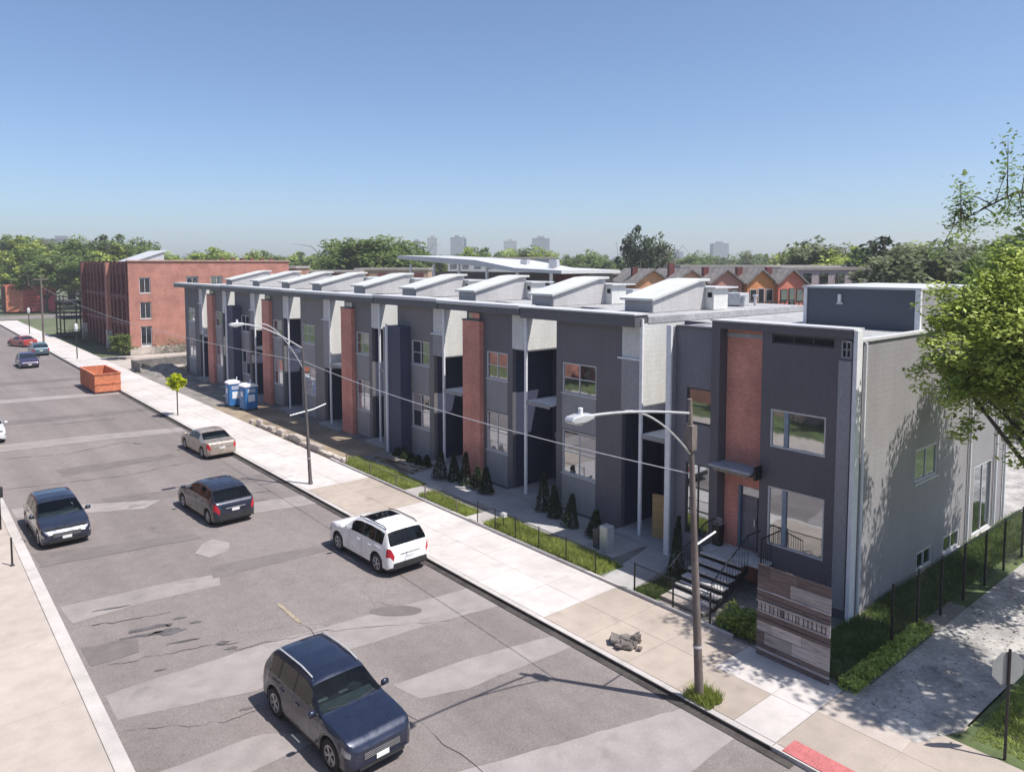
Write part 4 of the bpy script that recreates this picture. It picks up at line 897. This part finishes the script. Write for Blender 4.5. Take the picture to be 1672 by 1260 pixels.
def tree(name, label, loc, seed, trunk_h, cc, rad, nb, tr, nclump, per, size, lm, group=None, clump=.28, cat='tree'):
    o = thing(name, label, cat, loc, 0, group); m, tips = limb_tree(seed, trunk_h, cc, rad, nb, tr); m.build('trunk', bark, o, 180)
    put('crown', crown(seed, cc, rad, nclump, per, size, clump, tips), lm, o); return o
# the two big trees beside the end house (one mostly beyond the right edge, its branch reaching in)
t1 = tree('shade_tree', 'bright green leafy tree overhanging the side wall of the end house', (22.9, 4.6, 0), 11, 5.0, (-.4, 1.3, 8.6), (2.4, 2.4, 2.8), 24, .22, 270, 120, .072, lf_a, clump=.20)
t3 = tree('shade_tree', 'second leafy tree close behind the bright one beside the side wall', (30.0, 4.8, 0), 37, 3.4, (-1.2, 1.5, 7.5), (3.6, 2.6, 3.6), 20, .2, 230, 90, .085, lf_a, clump=.2)  # extra tree, added and shaped to throw more shade on the side wall
t2 = tree('tall_tree', 'tall tree at the right edge whose bare-ended branch reaches into the sky', (23.8, .4, 0), 23, 6.0, (-.2, 1.3, 12.4), (3.2, 1.7, 3.4), 16, .30, 52, 42, .12, lf_b, clump=.21)
bm2 = MB(); br = random.Random(4); anchors = []
BO = Vector((23.8, .4, 0)); P0 = Vector((24.0, 2.6, 11.6))-BO; P1 = Vector((23.3, 5.0, 12.6))-BO; P2 = Vector((22.6, 6.5, 12.85))-BO; P3 = Vector((21.85, 7.85, 11.95))-BO
bm2.tube([tuple(P0), tuple(P1), tuple(P2), tuple(P3)], [.07, .05, .03, .012], 6)
for k in range(40):
    t = br.uniform(.3, 1); q = P0.lerp(P1, t*2) if t < .5 else (P1.lerp(P2, (t-.5)*4) if t < .75 else P2.lerp(P3, (t-.75)*4)); e = q+Vector((br.gauss(0, .5), br.gauss(.12, .45), br.gauss(.35, .5)))
    bm2.tube([tuple(q), tuple(q.lerp(e, .5)+Vector((0, 0, .06))), tuple(e)], [.018, .013, .005], 4); anchors += [e, q.lerp(e, .6), q.lerp(e, .85)]
bm2.build('branch', bark, t2, 180)
rr_ = np.random.RandomState(5); pp = np.repeat(np.array([tuple(a) for a in anchors]), 22, 0); pp = pp+rr_.normal(size=pp.shape)*.15
put('branch_leaves', quads(pp, .065, rr_), lf_b, t2)
for i_, (x_, y_) in enumerate([(-2.0, 14), (-2.3, 22), (-1.8, 29), (-2.2, 37), (-2.0, 46)]): tree('street_tree', 'street tree on the verge across the road, ' + ['nearest the camera', 'second', 'third', 'fourth', 'farthest'][i_], (x_, y_, 0), 400+i_, 2.6, (0, 0, 5.0), (1.9, 1.9, 2.4), 8, .14, 60, 30, .13, lf_b)
# far dark tree behind the tall one
# young lime tree on the pavement
yt = thing('young_tree', 'small lime yellow young tree in the pavement strip', 'tree', (15.57, 56.3, 0)); MB().tube([(0, 0, 0), (0, 0, 2.0)], .045, 7).build('trunk', bark, yt); put('crown', crown(31, (0, 0, 2.35), (.55, .55, .74), 50, 70, .075, .34), lf_y, yt)
# clipped conical shrubs
def conifer(label, x, y, hgt, rad, seed, cat='shrub'):
    o = thing('conical_shrub', label, cat, (x, y, 0), 0, 'dark conical shrubs in the front yards'); r = np.random.RandomState(seed); n = 1500; hgt *= r.uniform(.75, 1.2); rad *= r.uniform(.8, 1.25); o.rotation_euler = (r.normal()*.05, r.normal()*.05, 0); h = r.uniform(0, 1, n)**1.25
    a = r.uniform(0, 2*np.pi, n); k = rad*(1-h*.82)*(.62+.4*r.uniform(0, 1, n))*(1+.12*np.sin(a*3+seed)); p = np.stack([np.cos(a)*k, np.sin(a)*k, .08+h*hgt], 1)
    put('foliage', quads(p, .05, r), lf_c, o); MB().tube([(0, 0, 0), (0, 0, hgt*.8)], .03, 6).build('stem', bark, o); return o
NMS = ['first', 'second', 'third', 'fourth', 'fifth', 'sixth']
for i, (x, y) in enumerate([(21.5, 30.2), (21.5, 29.3), (21.6, 28.4), (21.5, 27.5), (21.1, 30.9)]): conifer('dark conical shrub before the nearest brick pilaster, %s from the right' % ['fourth', 'third', 'second', 'first', 'last'][i], x, y, 1.5-.1*i % .4, .42, 60+i)
for i, (x, y, h_) in enumerate([(21.9, 23.9, 1.7), (21.7, 22.9, 1.5), (21.4, 21.7, 1.5), (21.3, 20.2, 1.2)]): conifer('dark upright shrub before the slate house windows, %s from the left' % NMS[i], x, y, h_, .36, 80+i)
conifer('tall thin dark shrub beside the front steps of the end house', 20.9, 15.9, 1.9, .3, 99)
for i in range(5): conifer('low dark shrub at the foot of the navy wing, %s from the right' % NMS[i], 21.8, 33.2+i*.75, .55, .3, 120+i)
# hedges and grass
def hedge(name, label, x0, x1, y0, y1, h, n, lm, seed, cat='hedge'):
    r = np.random.RandomState(seed); p = np.stack([r.uniform(x0, x1, n), r.uniform(y0, y1, n), h*r.uniform(0, 1, n)**.6], 1); p[:, 2] *= .65+.5*np.sin(p[:, 0]*3.1+seed)*np.cos(p[:, 1]*2.7)**2*.6+.2*r.uniform(0, 1, n)
    o = thing(name, label, cat, ((x0+x1)/2, (y0+y1)/2, 0)); p -= np.array([(x0+x1)/2, (y0+y1)/2, 0]); put('foliage', quads(p, .055, r), lm, o)
    st = MB()
    for k in range(10): st.tube([(r.uniform(x0, x1)-(x0+x1)/2, r.uniform(y0, y1)-(y0+y1)/2, 0), (r.uniform(x0, x1)-(x0+x1)/2, r.uniform(y0, y1)-(y0+y1)/2, h*.6)], .012, 4)
    st.build('stems', bark, o); return o
hedge('low_hedge', 'bright low leafy hedge between the alley and the tall wire fence', 18.4, 23.4, 8.28, 8.75, .36, 5200, lf_a, 3)
hedge('bush', 'green low bush between the front steps and the stone wall', 18.65, 19.7, 11.2, 12.7, .62, 3200, lf_a, 4, 'bush')
def grass(name, label, polys, n, hgt, lm, seed):
    r = np.random.RandomState(seed); pts = []
    tot = sum((x1-x0)*(y1-y0) for x0, x1, y0, y1 in polys)
    for x0, x1, y0, y1 in polys:
        k = int(n*(x1-x0)*(y1-y0)/tot); pts.append(np.stack([r.uniform(x0, x1, k), r.uniform(y0, y1, k), np.zeros(k)], 1))
    p = np.concatenate(pts); n = len(p); 
    f = .45+.55*np.clip(np.sin(p[:, 0]*1.7+seed)+np.cos(p[:, 1]*1.3)+r.normal(size=n)*.7+.6, 0, 1.6)
    h = hgt*f*r.uniform(.6, 1.2, n); a = r.uniform(0, 2*np.pi, n); w = .008+.012*r.uniform(0, 1, n); ln = h[:, None]*r.normal(size=(n, 2))*.35
    dx = np.stack([np.cos(a)*w, np.sin(a)*w, np.zeros(n)], 1); tip = p+np.concatenate([ln, h[:, None]], 1); v = np.stack([p-dx, p+dx, tip], 1).reshape(-1, 3)
    me = bpy.data.meshes.new(name); me.vertices.add(3*n); me.vertices.foreach_set('co', v.ravel().astype(np.float32)); me.loops.add(3*n); me.loops.foreach_set('vertex_index', np.arange(3*n)); me.polygons.add(n); me.polygons.foreach_set('loop_start', np.arange(0, 3*n, 3)); me.polygons.foreach_set('loop_total', np.full(n, 3)); me.update(); me.validate()
    o = put(name, me, lm); tag(o, label, 'grass'); o['kind'] = 'stuff'; return o
grass('verge_grass', 'sunlit green grass strips between the pavement and the house yards', [(18.75, 20.0, 17.6, 24.2), (18.7, 19.6, 25.6, 29.2), (18.7, 20.0, 30.6, 37.4)], 40000, .17, grass_m, 1)
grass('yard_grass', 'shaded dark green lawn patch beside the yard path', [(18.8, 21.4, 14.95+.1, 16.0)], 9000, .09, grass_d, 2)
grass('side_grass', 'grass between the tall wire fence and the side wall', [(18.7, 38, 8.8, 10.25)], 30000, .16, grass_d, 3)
grass('corner_grass', 'lawn at the lower right corner around the road sign', [(18.75, 26, 3.6, 5.75), (18.75, 27, -2, 3.6)], 60000, .085, grass_m, 4)
[struct(sheet('verge', rect(18.64, b_, c_, d_), -0.003, GM['turf'])) for b_, c_, d_ in ((20.05, 17.5, 24.3), (19.65, 25.5, 29.3), (20.05, 30.5, 37.5))]; [struct(sheet('verge_paving', rect(18.64, 20.3, c_, d_), -0.0035, GM['curb'])) for c_, d_ in ((24.3, 25.5), (29.3, 30.5))]; struct(sheet('yard_turf', [(18.7, 14.95), (21.5, 15.1), (21.5, 16.25), (18.7, 15.9)], -0.002, GM['turf']))
tuft = grass('pole_weeds', 'weeds growing round the foot of the near lamp', [(15.0, 15.6, 10.3, 11.1)], 1400, .22, grass_m, 6)
# fallen leaves and pale petals in the alley
r_ = np.random.RandomState(8); n = 500; p = np.stack([r_.uniform(18.2, 34, n), r_.uniform(5.9, 8.2, n), np.full(n, .02)], 1)
lit = put('leaf_litter', quads(p, .05, r_), mat('litter', (.30, .27, .24), .9, .4, 6)); tag(lit, 'scattered pale litter and leaves on the alley', 'litter'); lit['kind'] = 'stuff'
# ------------------------------------------------------------------ background trees (shared crowns, individual trees)
VAR = []
for k in range(6):
    m, tips = limb_tree(200+k, .26, (0, 0, .56), (.36, .36, .38), 7, .028); tmesh = m.mesh('trunk'); tmesh.materials.append(bark)
    VAR.append((tmesh, [crown(300+k, (0, 0, .54), (.36+.03*(k % 3), .36, .43), 64, 60, .027, .26+.03*(k % 2), shell=.45)]))
TREEMESH = {}
def far_tree(label, x, y, h, w, k, lm, group):
    o = thing('leafy_tree', label, 'tree', (x, y, -.15), R.uniform(0, 6.3), group); tm_, cr = VAR[k % 6]; key = (k % 6, lm.name)
    if key not in TREEMESH:
        me = cr[0].copy(); me.materials.clear(); me.materials.append(lm); TREEMESH[key] = me
    for nm, me in (('trunk', tm_), ('crown', TREEMESH[key])):
        q = bpy.data.objects.new(nm, me); COL.objects.link(q); q.parent = o; q.scale = (w, w, h)
    return o
def spot(px, d):
    """ground point on a bearing (px in 1/1210 tangent units, 836 = straight ahead) at distance d metres"""
    t = (px-836)/1210.0; return (d*math.sin(YAW)+d*t*math.cos(YAW), d*math.cos(YAW)-d*t*math.sin(YAW))
LMS = [lf_b, lf_a, lf_b, lf_d, lf_b, lf_c]
def belt(px0, px1, n, d0, d1, h0, h1, label, group, lms, seed, wf=1.0):
    r = random.Random(seed)
    for i in range(n):
        px = px0+(px1-px0)*(i+r.uniform(.1, .9))/n; x, y = spot(px, r.uniform(d0, d1)); h = r.uniform(h0, h1); far_tree(label, x, y, h, h*r.uniform(.85, 1.2)*wf, r.randrange(6), r.choice(lms), group)
belt(-140, 205, 17, 165, 230, 13, 18.5, 'leafy street tree behind the red container at the far left', 'trees at the far left', [lf_b, lf_a, lf_b], 1)
belt(-120, 130, 9, 200, 250, 17, 21, 'taller tree rising behind the far left trees', 'taller trees at the far left', [lf_b, lf_d], 2)
belt(110, 260, 8, 180, 230, 15, 18.5, 'rounded tree seen above the roof of the red brick building', 'trees above the brick building', [lf_b, lf_b, lf_d], 3)
belt(250, 560, 18, 190, 260, 13, 16.0, 'tree in the low belt behind the red brick building', 'belt behind the brick building', [lf_b, lf_a], 4)
belt(560, 668, 9, 150, 180, 15.5, 17.2, 'tree of the dense rounded grove left of the two grey towers', 'rounded grove', [lf_b, lf_a, lf_b], 5, 1.1)
belt(660, 760, 6, 200, 260, 12, 14.5, 'tree under the two grey towers', 'trees under the towers', [lf_b, lf_a], 6)
belt(760, 890, 9, 180, 220, 14, 16.2, 'tree in the grove behind the long white canopy roof', 'grove behind the canopy', [lf_b, lf_a], 7, 1.1)
belt(890, 1020, 9, 210, 280, 13, 15.5, 'tree in the belt left of the tall open tree', 'belt left of the open tree', [lf_b, lf_d], 8)
belt(1090, 1300, 15, 220, 300, 13, 15, 'tree in the low belt behind the gabled houses', 'belt behind the gables', [lf_b, lf_d], 9)
belt(1285, 1500, 16, 115, 165, 13, 15.5, 'tree behind the dark penthouse on the right', 'trees behind the penthouse', [lf_b, lf_d, lf_a], 10, 1.05)
belt(1440, 1760, 14, 70, 110, 12, 15.0, 'tree in the mass behind the leafy tree at the right edge', 'trees behind the right edge', [lf_d, lf_b, lf_c], 11, 1.05)
belt(1330, 1520, 9, 95, 130, 9.5, 12, 'shorter tree behind the penthouse', 'shorter trees behind the penthouse', [lf_d, lf_b], 16)
belt(-300, 1900, 70, 320, 520, 13, 17, 'distant tree on the skyline wood', 'distant skyline wood', [lf_b, lf_d], 12, 1.4)
x, y = spot(1040, 140); far_tree('tall open tree standing above the skyline, left one of its pair', x, y, 18.2, 11, 0, lf_c, 'tall open trees'); x, y = spot(1072, 143); far_tree('broad open tree standing above the skyline, right one of its pair', x, y, 16.8, 11.5, 3, lf_d, 'tall open trees')
x, y = spot(1668, 46); far_tree('dark tree close behind the bright leafy tree at the right edge', x, y, 13.6, 10, 2, lf_b, 'dark right trees')
x, y = spot(170, 128); 
bsh = thing('bush', 'round green bush at the corner of the red brick building', 'bush', (20.0, 94.0, 0)); put('foliage', crown(41, (0, 0, 1.5), (1.3, 1.3, 1.4), 50, 50, .13, .35), lf_b, bsh)
ivy = hedge('shrub_bed', 'yellow green shrubs along the end wall of the brick building', 24.3, 30, 96.0, 97.0, 2.4, 2200, lf_d, 14, 'shrubs')
hdk = hedge('dark_hedge', 'dark leafless hedge by the far pavement', 19.5, 20.6, 108, 124, 2.2, 3500, lf_c, 15)
# ------------------------------------------------------------------ background buildings
BB = thing('brick_building', 'three storey red brick apartment building beyond the townhouse row', 'building', (21.8, 97.2, 0))
WN = [(23.0, 24.25, 7.4, 9.3), (23.0, 24.25, 4.3, 6.35), (23.0, 24.25, .3, 3.4), (28.4, 29.9, 7.4, 9.4), (31.4, 32.9, 7.4, 9.4), (28.4, 29.9, 4.3, 6.35), (31.4, 32.9, 4.3, 6.35)]
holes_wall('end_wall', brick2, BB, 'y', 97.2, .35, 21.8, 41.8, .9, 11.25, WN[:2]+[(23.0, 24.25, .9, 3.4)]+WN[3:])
for (a, b, z0, z1) in WN: window(BB, 'y', 97.2, a, b, max(z0, .95), z1, 2, 1, d=.15, fw=.08)
box('plinth', stonem, BB, 21.75, 41.8, 97.1, 97.5, 0, .898)
box('end_cap', mat('coping_pink', (.42, .27, .22), .8), BB, 21.7, 41.9, 97.05, 97.7, 11.252, 11.4)
box('roof', roofm, BB, 22.2, 41.7, 97.55, 126, 11.0, 11.2); box('rear_wall', brick2, BB, 41.45, 41.8, 97.56, 126, 0, 11.2)
holes = []
y = 98.4
while y < 124.3:
    for z0, z1 in ((.6, 3.2), (4.1, 6.5), (7.3, 9.7)): holes.append((y, y+1.5, z0, z1))
    y += 2.25
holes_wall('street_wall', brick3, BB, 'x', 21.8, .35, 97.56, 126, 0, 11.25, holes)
for h_ in holes: window(BB, 'x', 21.8, *h_, 2, 2, fm=mat('frame_maroon', (.17, .07, .08), .6), gm=glass, d=.15, fw=.1)
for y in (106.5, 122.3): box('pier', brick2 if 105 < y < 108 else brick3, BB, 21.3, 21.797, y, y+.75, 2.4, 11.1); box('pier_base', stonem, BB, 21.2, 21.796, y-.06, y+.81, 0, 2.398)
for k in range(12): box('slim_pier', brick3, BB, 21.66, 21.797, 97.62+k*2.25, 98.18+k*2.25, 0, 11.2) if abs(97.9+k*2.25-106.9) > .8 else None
for z in (3.6, 6.9): box('band_course', mat('maroon_band', (.17, .055, .065), .7), BB, 21.62, 21.798, 97.6, 126, z, z+.22)
sl = MB().prism([(24.0-21.8, 11.2), (27.5-21.8, 12.5), (27.5-21.8, 11.2)], (6, 14)).build('roof_light', bulkside, BB); MB().prism([(23.6-21.8, 11.22), (27.7-21.8, 12.72), (27.7-21.8, 12.58), (23.8-21.8, 11.2)], (5.8, 14.2)).build('roof_light_lid', capm, sl)
for k in range(6): box('parapet_stub', brick3, BB, 33+k*1.3, 33.5+k*1.3, 98.0, 98.4, 11.2, 11.7)
# red container and rubble at the far left
rcx, rcy = 21.0, 196.0
RC = thing('shipping_container', 'red metal container unit behind the far pavement', 'container', (rcx, rcy, 0))
rd = mat('container_red', (.42, .075, .06), .6, .15, .8); rdd = mat('container_dark', (.14, .05, .035), .7, .2, 1)
b = MB(); 
for k in range(24): b.box(-1.7, -1.62, .1+k*.33, .28+k*.33, .3, 6.0)
b.build('side_ribs', rdd, RC)['kind'] = 'stuff'
MB().box(-1.6, 8, 0, 8, .2, 6.1).build('body', rd, RC); MB().box(-1.65, 1.6, -.06, -.003, .3, 6.0).build('door_panel', mat('container_orange', (.46, .16, .09), .6), RC); MB().box(2.2, 5.2, -.08, -.003, .5, 4.2).build('door_panel', rd, RC); MB().box(5.3, 7.8, -.08, -.003, .5, 4.0).build('door_panel', mat('container_pink', (.5, .06, .10), .6), RC)
for k in range(5): MB().box(2.3, 5.1, -.11, -.081, .8+k*.75, 1.0+k*.75).build('rail', rdd, RC)
pz = thing('porch_stack', 'dark timber porches on the corner beside the brick building', 'porch', (19.8, 126.5, 0))
dkw = mat('dark_timber', (.03, .028, .03), .8, .4, 1.5)
for z in (0.1, 2.7, 5.2): MB().box(-.4, 5.5, 0, 7, z, z+.18).build('deck', dkw, pz); 
for xx in (-.3, 2.4, 5.2):
    for yy in (.1, 3.4, 6.7): MB().box(xx, xx+.16, yy, yy+.16, 0, 6.3).build('post', dkw, pz)
for z in (1.0, 3.6, 6.1):
    MB().box(-.38, -.32, .1, 6.8, z, z+.08).build('rail', dkw, pz); MB().box(-.3, 5.3, .02, .08, z, z+.08).build('rail', dkw, pz)
    for k in range(16): MB().box(-.3+k*.34, -.26+k*.34, .03, .07, z-.85, z).build('baluster', dkw, pz)
# silt-fenced lot
sf = fence('silt_fence', 'grey fabric site fence round the excavated lot', [(18.9, 80.8), (18.9, 84.2), (22.4, 85), (25.8, 85.2)], 1.0, MATS['pole_grey'], .13, .03, .006)
for i, (a, b_) in enumerate((((0, 0), (0, 3.4)), ((0, 3.4), (3.5, 4.2)), ((3.5, 4.2), (6.9, 4.4)))):
    m = MB(); m.prism([(a[0], a[1]), (b_[0], b_[1]), (b_[0]+.02, b_[1]+.02), (a[0]+.02, a[1]+.02)], (.02, .88), 'z'); m.build('fabric', mat('silt_fabric', (.20, .19, .18), .9, .25, 2), sf)
mnd = MB(); rr2 = random.Random(2); n = 14; b = MB()
for i in range(n+1):
    for j in range(n+1):
        u, v = i/n, j/n; e = math.sin(u*math.pi)*math.sin(v*math.pi); b.v.append((19.2+u*3.6, 75+v*9, -.02+e*(.6+.35*math.sin(u*7+v*5))+rr2.gauss(0, .05)*e))
for i in range(n):
    for j in range(n): b.f.append((i*(n+1)+j, (i+1)*(n+1)+j, (i+1)*(n+1)+j+1, i*(n+1)+j+1))
o = b.build('dirt_mound', mat('grey_dirt', (.21, .19, .17), .95, .35, .8, bmp=.6, fine=6), None, 180); tag(o, 'mound of grey dirt in front of the last townhouse', 'dirt mound')
def lamp_post_small(label, x, y): 
    o = thing('lamp_post', label, 'lamp post', (x, y, 0)); MB().tube([(0, 0, 0), (0, 0, 3.2)], .06, 7).build('post', blackm, o); MB().lathe([(.12, 3.2), (.22, 3.5), (.2, 3.9), (.05, 4.1)], 8).build('lantern', mat('lantern_glass', (.6, .6, .6), .3), o)
lamp_post_small('black lamp post with pale lantern on the far pavement', 16.2, 97.5); lamp_post_small('black lamp post with pale lantern, farthest up the pavement', 16.4, 137)
up_ = thing('utility_pole', 'slim tall utility pole on the far pavement', 'pole', (16.1, 121, 0)); MB().tube([(0, 0, 0), (0, 0, 9.5)], [.14, .09], 8).build('pole', polem, up_); MB().box(-.9, .9, -.06, .06, 8.7, 8.85).build('crossarm', polem, up_)
# long canopy roofed building behind the row
CB = thing('canopy_building', 'long building under a sloping white canopy roof behind the row', 'building', (50, 50, 0))
MB().prism([(27.5, 11.55), (27.5, 11.95), (20, 11.7), (12, 11.35), (5.6, 10.55), (-1, 10.35), (-1, 10.05), (5.6, 10.2), (12, 10.75), (20, 11.15)], (-3, 5), 'x').build('canopy_roof', capm, CB)
MB().box(1, 4.5, -.5, 26, 0, 10.0).build('wall', mat('canopy_wall', (.17, .15, .14), .8), CB)
MB().box(.5, .9, -.5, 3.5, 0, 9.9).build('brick_bay', brick3, CB)
for k in range(6): MB().box(-2.4, -2.2, 1+k*4.9, 1.25+k*4.9, 7, 10.1+(0 if k < 2 else .8)).build('post', white, CB)
for k in range(5): MB().box(.96, .998, 2+k*4.8, 4.5+k*4.8, 7.6, 9.2).build('window', glass, CB)
MB().box(-2.2, .95, -1, 26, 7.3, 7.5).build('deck', roofm, CB)
for k in range(9): MB().box(.2+k*.45, .6+k*.45, 3+(k*5 % 9), 4+(k*5 % 9), 10.6, 11.2+.1*(k % 3)).build('roof_unit', galv, CB)
# gabled houses
GB = [(50.5, (.60, .30, .16), 4.1, 'tan orange gabled house, leftmost of the row behind the bulkheads'), (45.3, (.58, .32, .20), 4.0, 'tan gabled house second from the left behind the bulkheads'), (40.4, (.46, .22, .18), 3.9, 'dull pink gabled house in the middle of the gabled row'),
      (36.0, (.62, .25, .10), 3.5, 'orange gabled house left of the coral one'), (31.7, (.64, .20, .14), 3.4, 'coral red gabled house at the right end of the gabled row')]
for i, (yc, cc, w, lab) in enumerate(GB):
    gx, gy = spot([1066, 1128, 1186, 1243, 1293][i], 78); g = thing('gabled_house', lab, 'house', (gx, gy, 0), math.radians(60), 'gabled houses behind the row'); wm = mat('gable_wall_%d' % i, cc, .85, .12, 1)
    MB().prism([(-w/2+.15, 0), (w/2-.15, 0), (w/2-.15, 8.9), (0, 10.25), (-w/2+.15, 8.9)], (0, 9), 'x').build('wall', wm, g)
    rm = mat('gable_roof', (.20, .18, .17), .9, .25, 1.5, fine=5)
    for sd in (-1, 1): MB().prism([(sd*(w/2+.05), 8.76), (0, 10.262), (0, 10.46), (sd*(w/2+.12), 8.9)], (-.35, 9.3), 'x').build('roof_slope', rm, g)
    for (y0, y1, z0, z1) in ((-1.3, -.5, 7.0, 8.3), (.5, 1.3, 7.0, 8.3), (-.35, .35, 6.2, 8.4)): 
        wdw = MB().box(-.05, -.003, y0, y1, z0, z1).build('window', frame_w if i % 2 else frame_d, g); MB().box(-.07, -.051, y0+.07, y1-.07, z0+.07, z1-.07).build('pane', glass if i != 3 else voidm, wdw)
    MB().box(-2.2, -.1, -w/2+.2, w/2-.2, 5.9, 6.05).build('porch_deck', dkw, g)
    for k in range(7): MB().box(-2.2, -2.12, -w/2+.25+k*(w-.6)/6, -w/2+.33+k*(w-.6)/6, 6.05, 7.0).build('porch_post', dkw, g)
    MB().box(-2.22, -2.1, -w/2+.2, w/2-.2, 7.0, 7.08).build('porch_rail', dkw, g)
    MB().box(3, 3.6, .6, 1.2, 9.6, 11.0 if i == 1 else 10.6).build('chimney', brick3, g)
def block(name, label, px, d, w, dep, z1, m, base=0, wins=None, gm=None, rz=None, cat='building'):
    x, y = spot(px, d); g = thing(name, label, cat, (x, y, 0), -YAW if rz is None else rz)
    MB().box(-w/2, w/2, 0, dep, base, z1).build('wall', m, g); MB().box(-w/2-.15, w/2+.15, -.15, dep+.15, z1+.002, z1+.35).build('parapet', mat('parapet_pale', (.36, .33, .30), .8), g)
    if wins:
        nx, nz, z0 = wins; 
        for i in range(nx):
            for j in range(nz):
                cw = w/nx; ch = (z1-z0)/nz; MB().box(-w/2+i*cw+cw*.25, -w/2+(i+1)*cw-cw*.25, -.06, -.003, z0+j*ch+ch*.2, z0+(j+1)*ch-ch*.2).build('window', gm or glass, g)
    return g
tanm = mat('tan_block', (.40, .29, .20), .85, .12, .3)
block('low_building', 'low tan block building behind the far roofs, left of the canopy', 640, 132, 13, 8, 9.8, tanm, wins=(4, 1, 7.5), gm=brick3)
block('low_building', 'low brown brick building beyond the far roof bulkheads', 530, 128, 12, 8, 9.4, mat('brown_block', (.19, .10, .075), .85, .2, .3), wins=(5, 1, 7.2))
block('low_building', 'tan brick block at the right end of the brick building', 452, 118, 6, 8, 10.2, mat('pinkish_block', (.34, .19, .14), .85, .2, .3))
block('low_building', 'brown flat roofed house left of the gabled houses', 985, 86, 7, 6, 9.7, mat('brown_brick_house', (.30, .16, .11), .85, .15, .5), wins=(3, 1, 7.5))
block('low_building', 'dark red house under the right end of the canopy', 905, 92, 6, 8, 9.8, mat('red_brick_house', (.26, .09, .07), .85, .15, .5), wins=(4, 1, 7.6))
block('low_building', 'pale grey flat roof house behind the gabled houses', 1250, 96, 22, 10, 10.4, mat('pale_block', (.42, .41, .41), .8), wins=(6, 1, 8.5))
block('low_building', 'long pale roofed terrace behind the canopy roof', 820, 150, 22, 9, 11.9, mat('pale_terrace', (.48, .47, .47), .8), wins=(9, 1, 9.6))
block('low_building', 'pale stone terrace glimpsed behind the penthouse', 1385, 90, 16, 9, 10.2, mat('pinkish_terrace', (.42, .36, .36), .8), wins=(8, 1, 8.2))
tw1 = mat('tower_grey', (.25, .27, .30), .7, .08, .05); tw2 = mat('tower_pale', (.40, .40, .40), .7, .08, .05)
for (px, d, w, z, m, lab, nw) in [(706, 900, 12, 41.5, tw2, 'pale high tower on the skyline, left of the darker tower', (4, 9, 8)), (746, 900, 15, 42, tw1, 'darker high tower on the skyline', (5, 9, 8)), (758, 940, 6, 42, tw1, 'slim annexe beside the darker high tower', (2, 8, 8)),
    (681, 920, 9, 38, tw1, 'slender tower left of the pale high tower', (3, 8, 8)), (833, 980, 17, 40, tw2, 'broad pale block on the skyline behind the grove', (6, 7, 8)), (883, 860, 20, 39.5, tw1, 'broad hazy tower block right of the grove', (6, 8, 8)), (1176, 950, 20, 36, tw1, 'grey tower block on the skyline right of the tall open tree', (6, 7, 8)), (97, 620, 26, 31, tw1, 'broad tower half hidden by the far left trees', (8, 6, 8)), (1100, 900, 22, 25, tw1, 'low grey block on the skyline behind the tall open tree', (6, 5, 8))]:
    t = block('high_rise', lab, px, d, w, w*.8, z, m, 0, nw, cat='tower'); MB().box(-w*.2, w*.2, w*.2, w*.5, z+.36, z+3).build('plant_room', m, t)
# houses across the street, outside the picture but mirrored in the windows
for i, (y0, y1, z, m, lab) in enumerate([(2, 16, 9.5, brick2, 'red brick flats across the street, nearest the camera'), (18, 31, 10.5, mat('tan_brick', (.42, .31, .24), .85), 'tan flats across the street'), (33, 48, 9, brick2, 'red brick flats across the street, second'), (50, 66, 10, brick, 'orange brick flats across the street')]):
    g = thing('apartment_house', lab, 'building', (-14, y0, 0)); holes = [(y, y+1.2, z0, z0+1.6) for y in np.arange(y0+1, y1-1.6, 2.4) for z0 in (1.2, 4.2, 7.0)]
    holes_wall('front_wall', m, g, 'x', -4.3, .3, y0, y1, 0, z, holes); MB().box(0, 9.69, 0, y1-y0, 0, z-.2).build('body', m, g)
    box('cornice', stonem, g, -4.5, -3.85, y0-.1, y1+.1, z, z+.3); box('band_course', stonem, g, -4.29, -3.92, y0, y1, 3.4, 3.7)
    for h_ in holes: b_ = box('window', glass, g, -4.2, -4.1, h_[0], h_[1], h_[2], h_[3])
# ------------------------------------------------------------------ thin summer haze
hz = MB().box(-900, 1500, -900, 1500, -1.2, 52).build('haze', None); hz['kind'] = 'stuff'
hm = bpy.data.materials.new('haze_air'); hm.use_nodes = True; ht = hm.node_tree; ht.nodes.remove(ht.nodes['Principled BSDF'])
pv = ht.nodes.new('ShaderNodeVolumePrincipled'); pv.inputs['Color'].default_value = (.96, .98, 1, 1); pv.inputs['Density'].default_value = .0005; pv.inputs['Anisotropy'].default_value = .2
lk(ht, pv.outputs[0], ht.nodes['Material Output'].inputs['Volume']); hz.data.materials.append(hm); hz.display_type = 'WIRE'
tag(hz, 'thin pale summer haze in the air', 'haze')
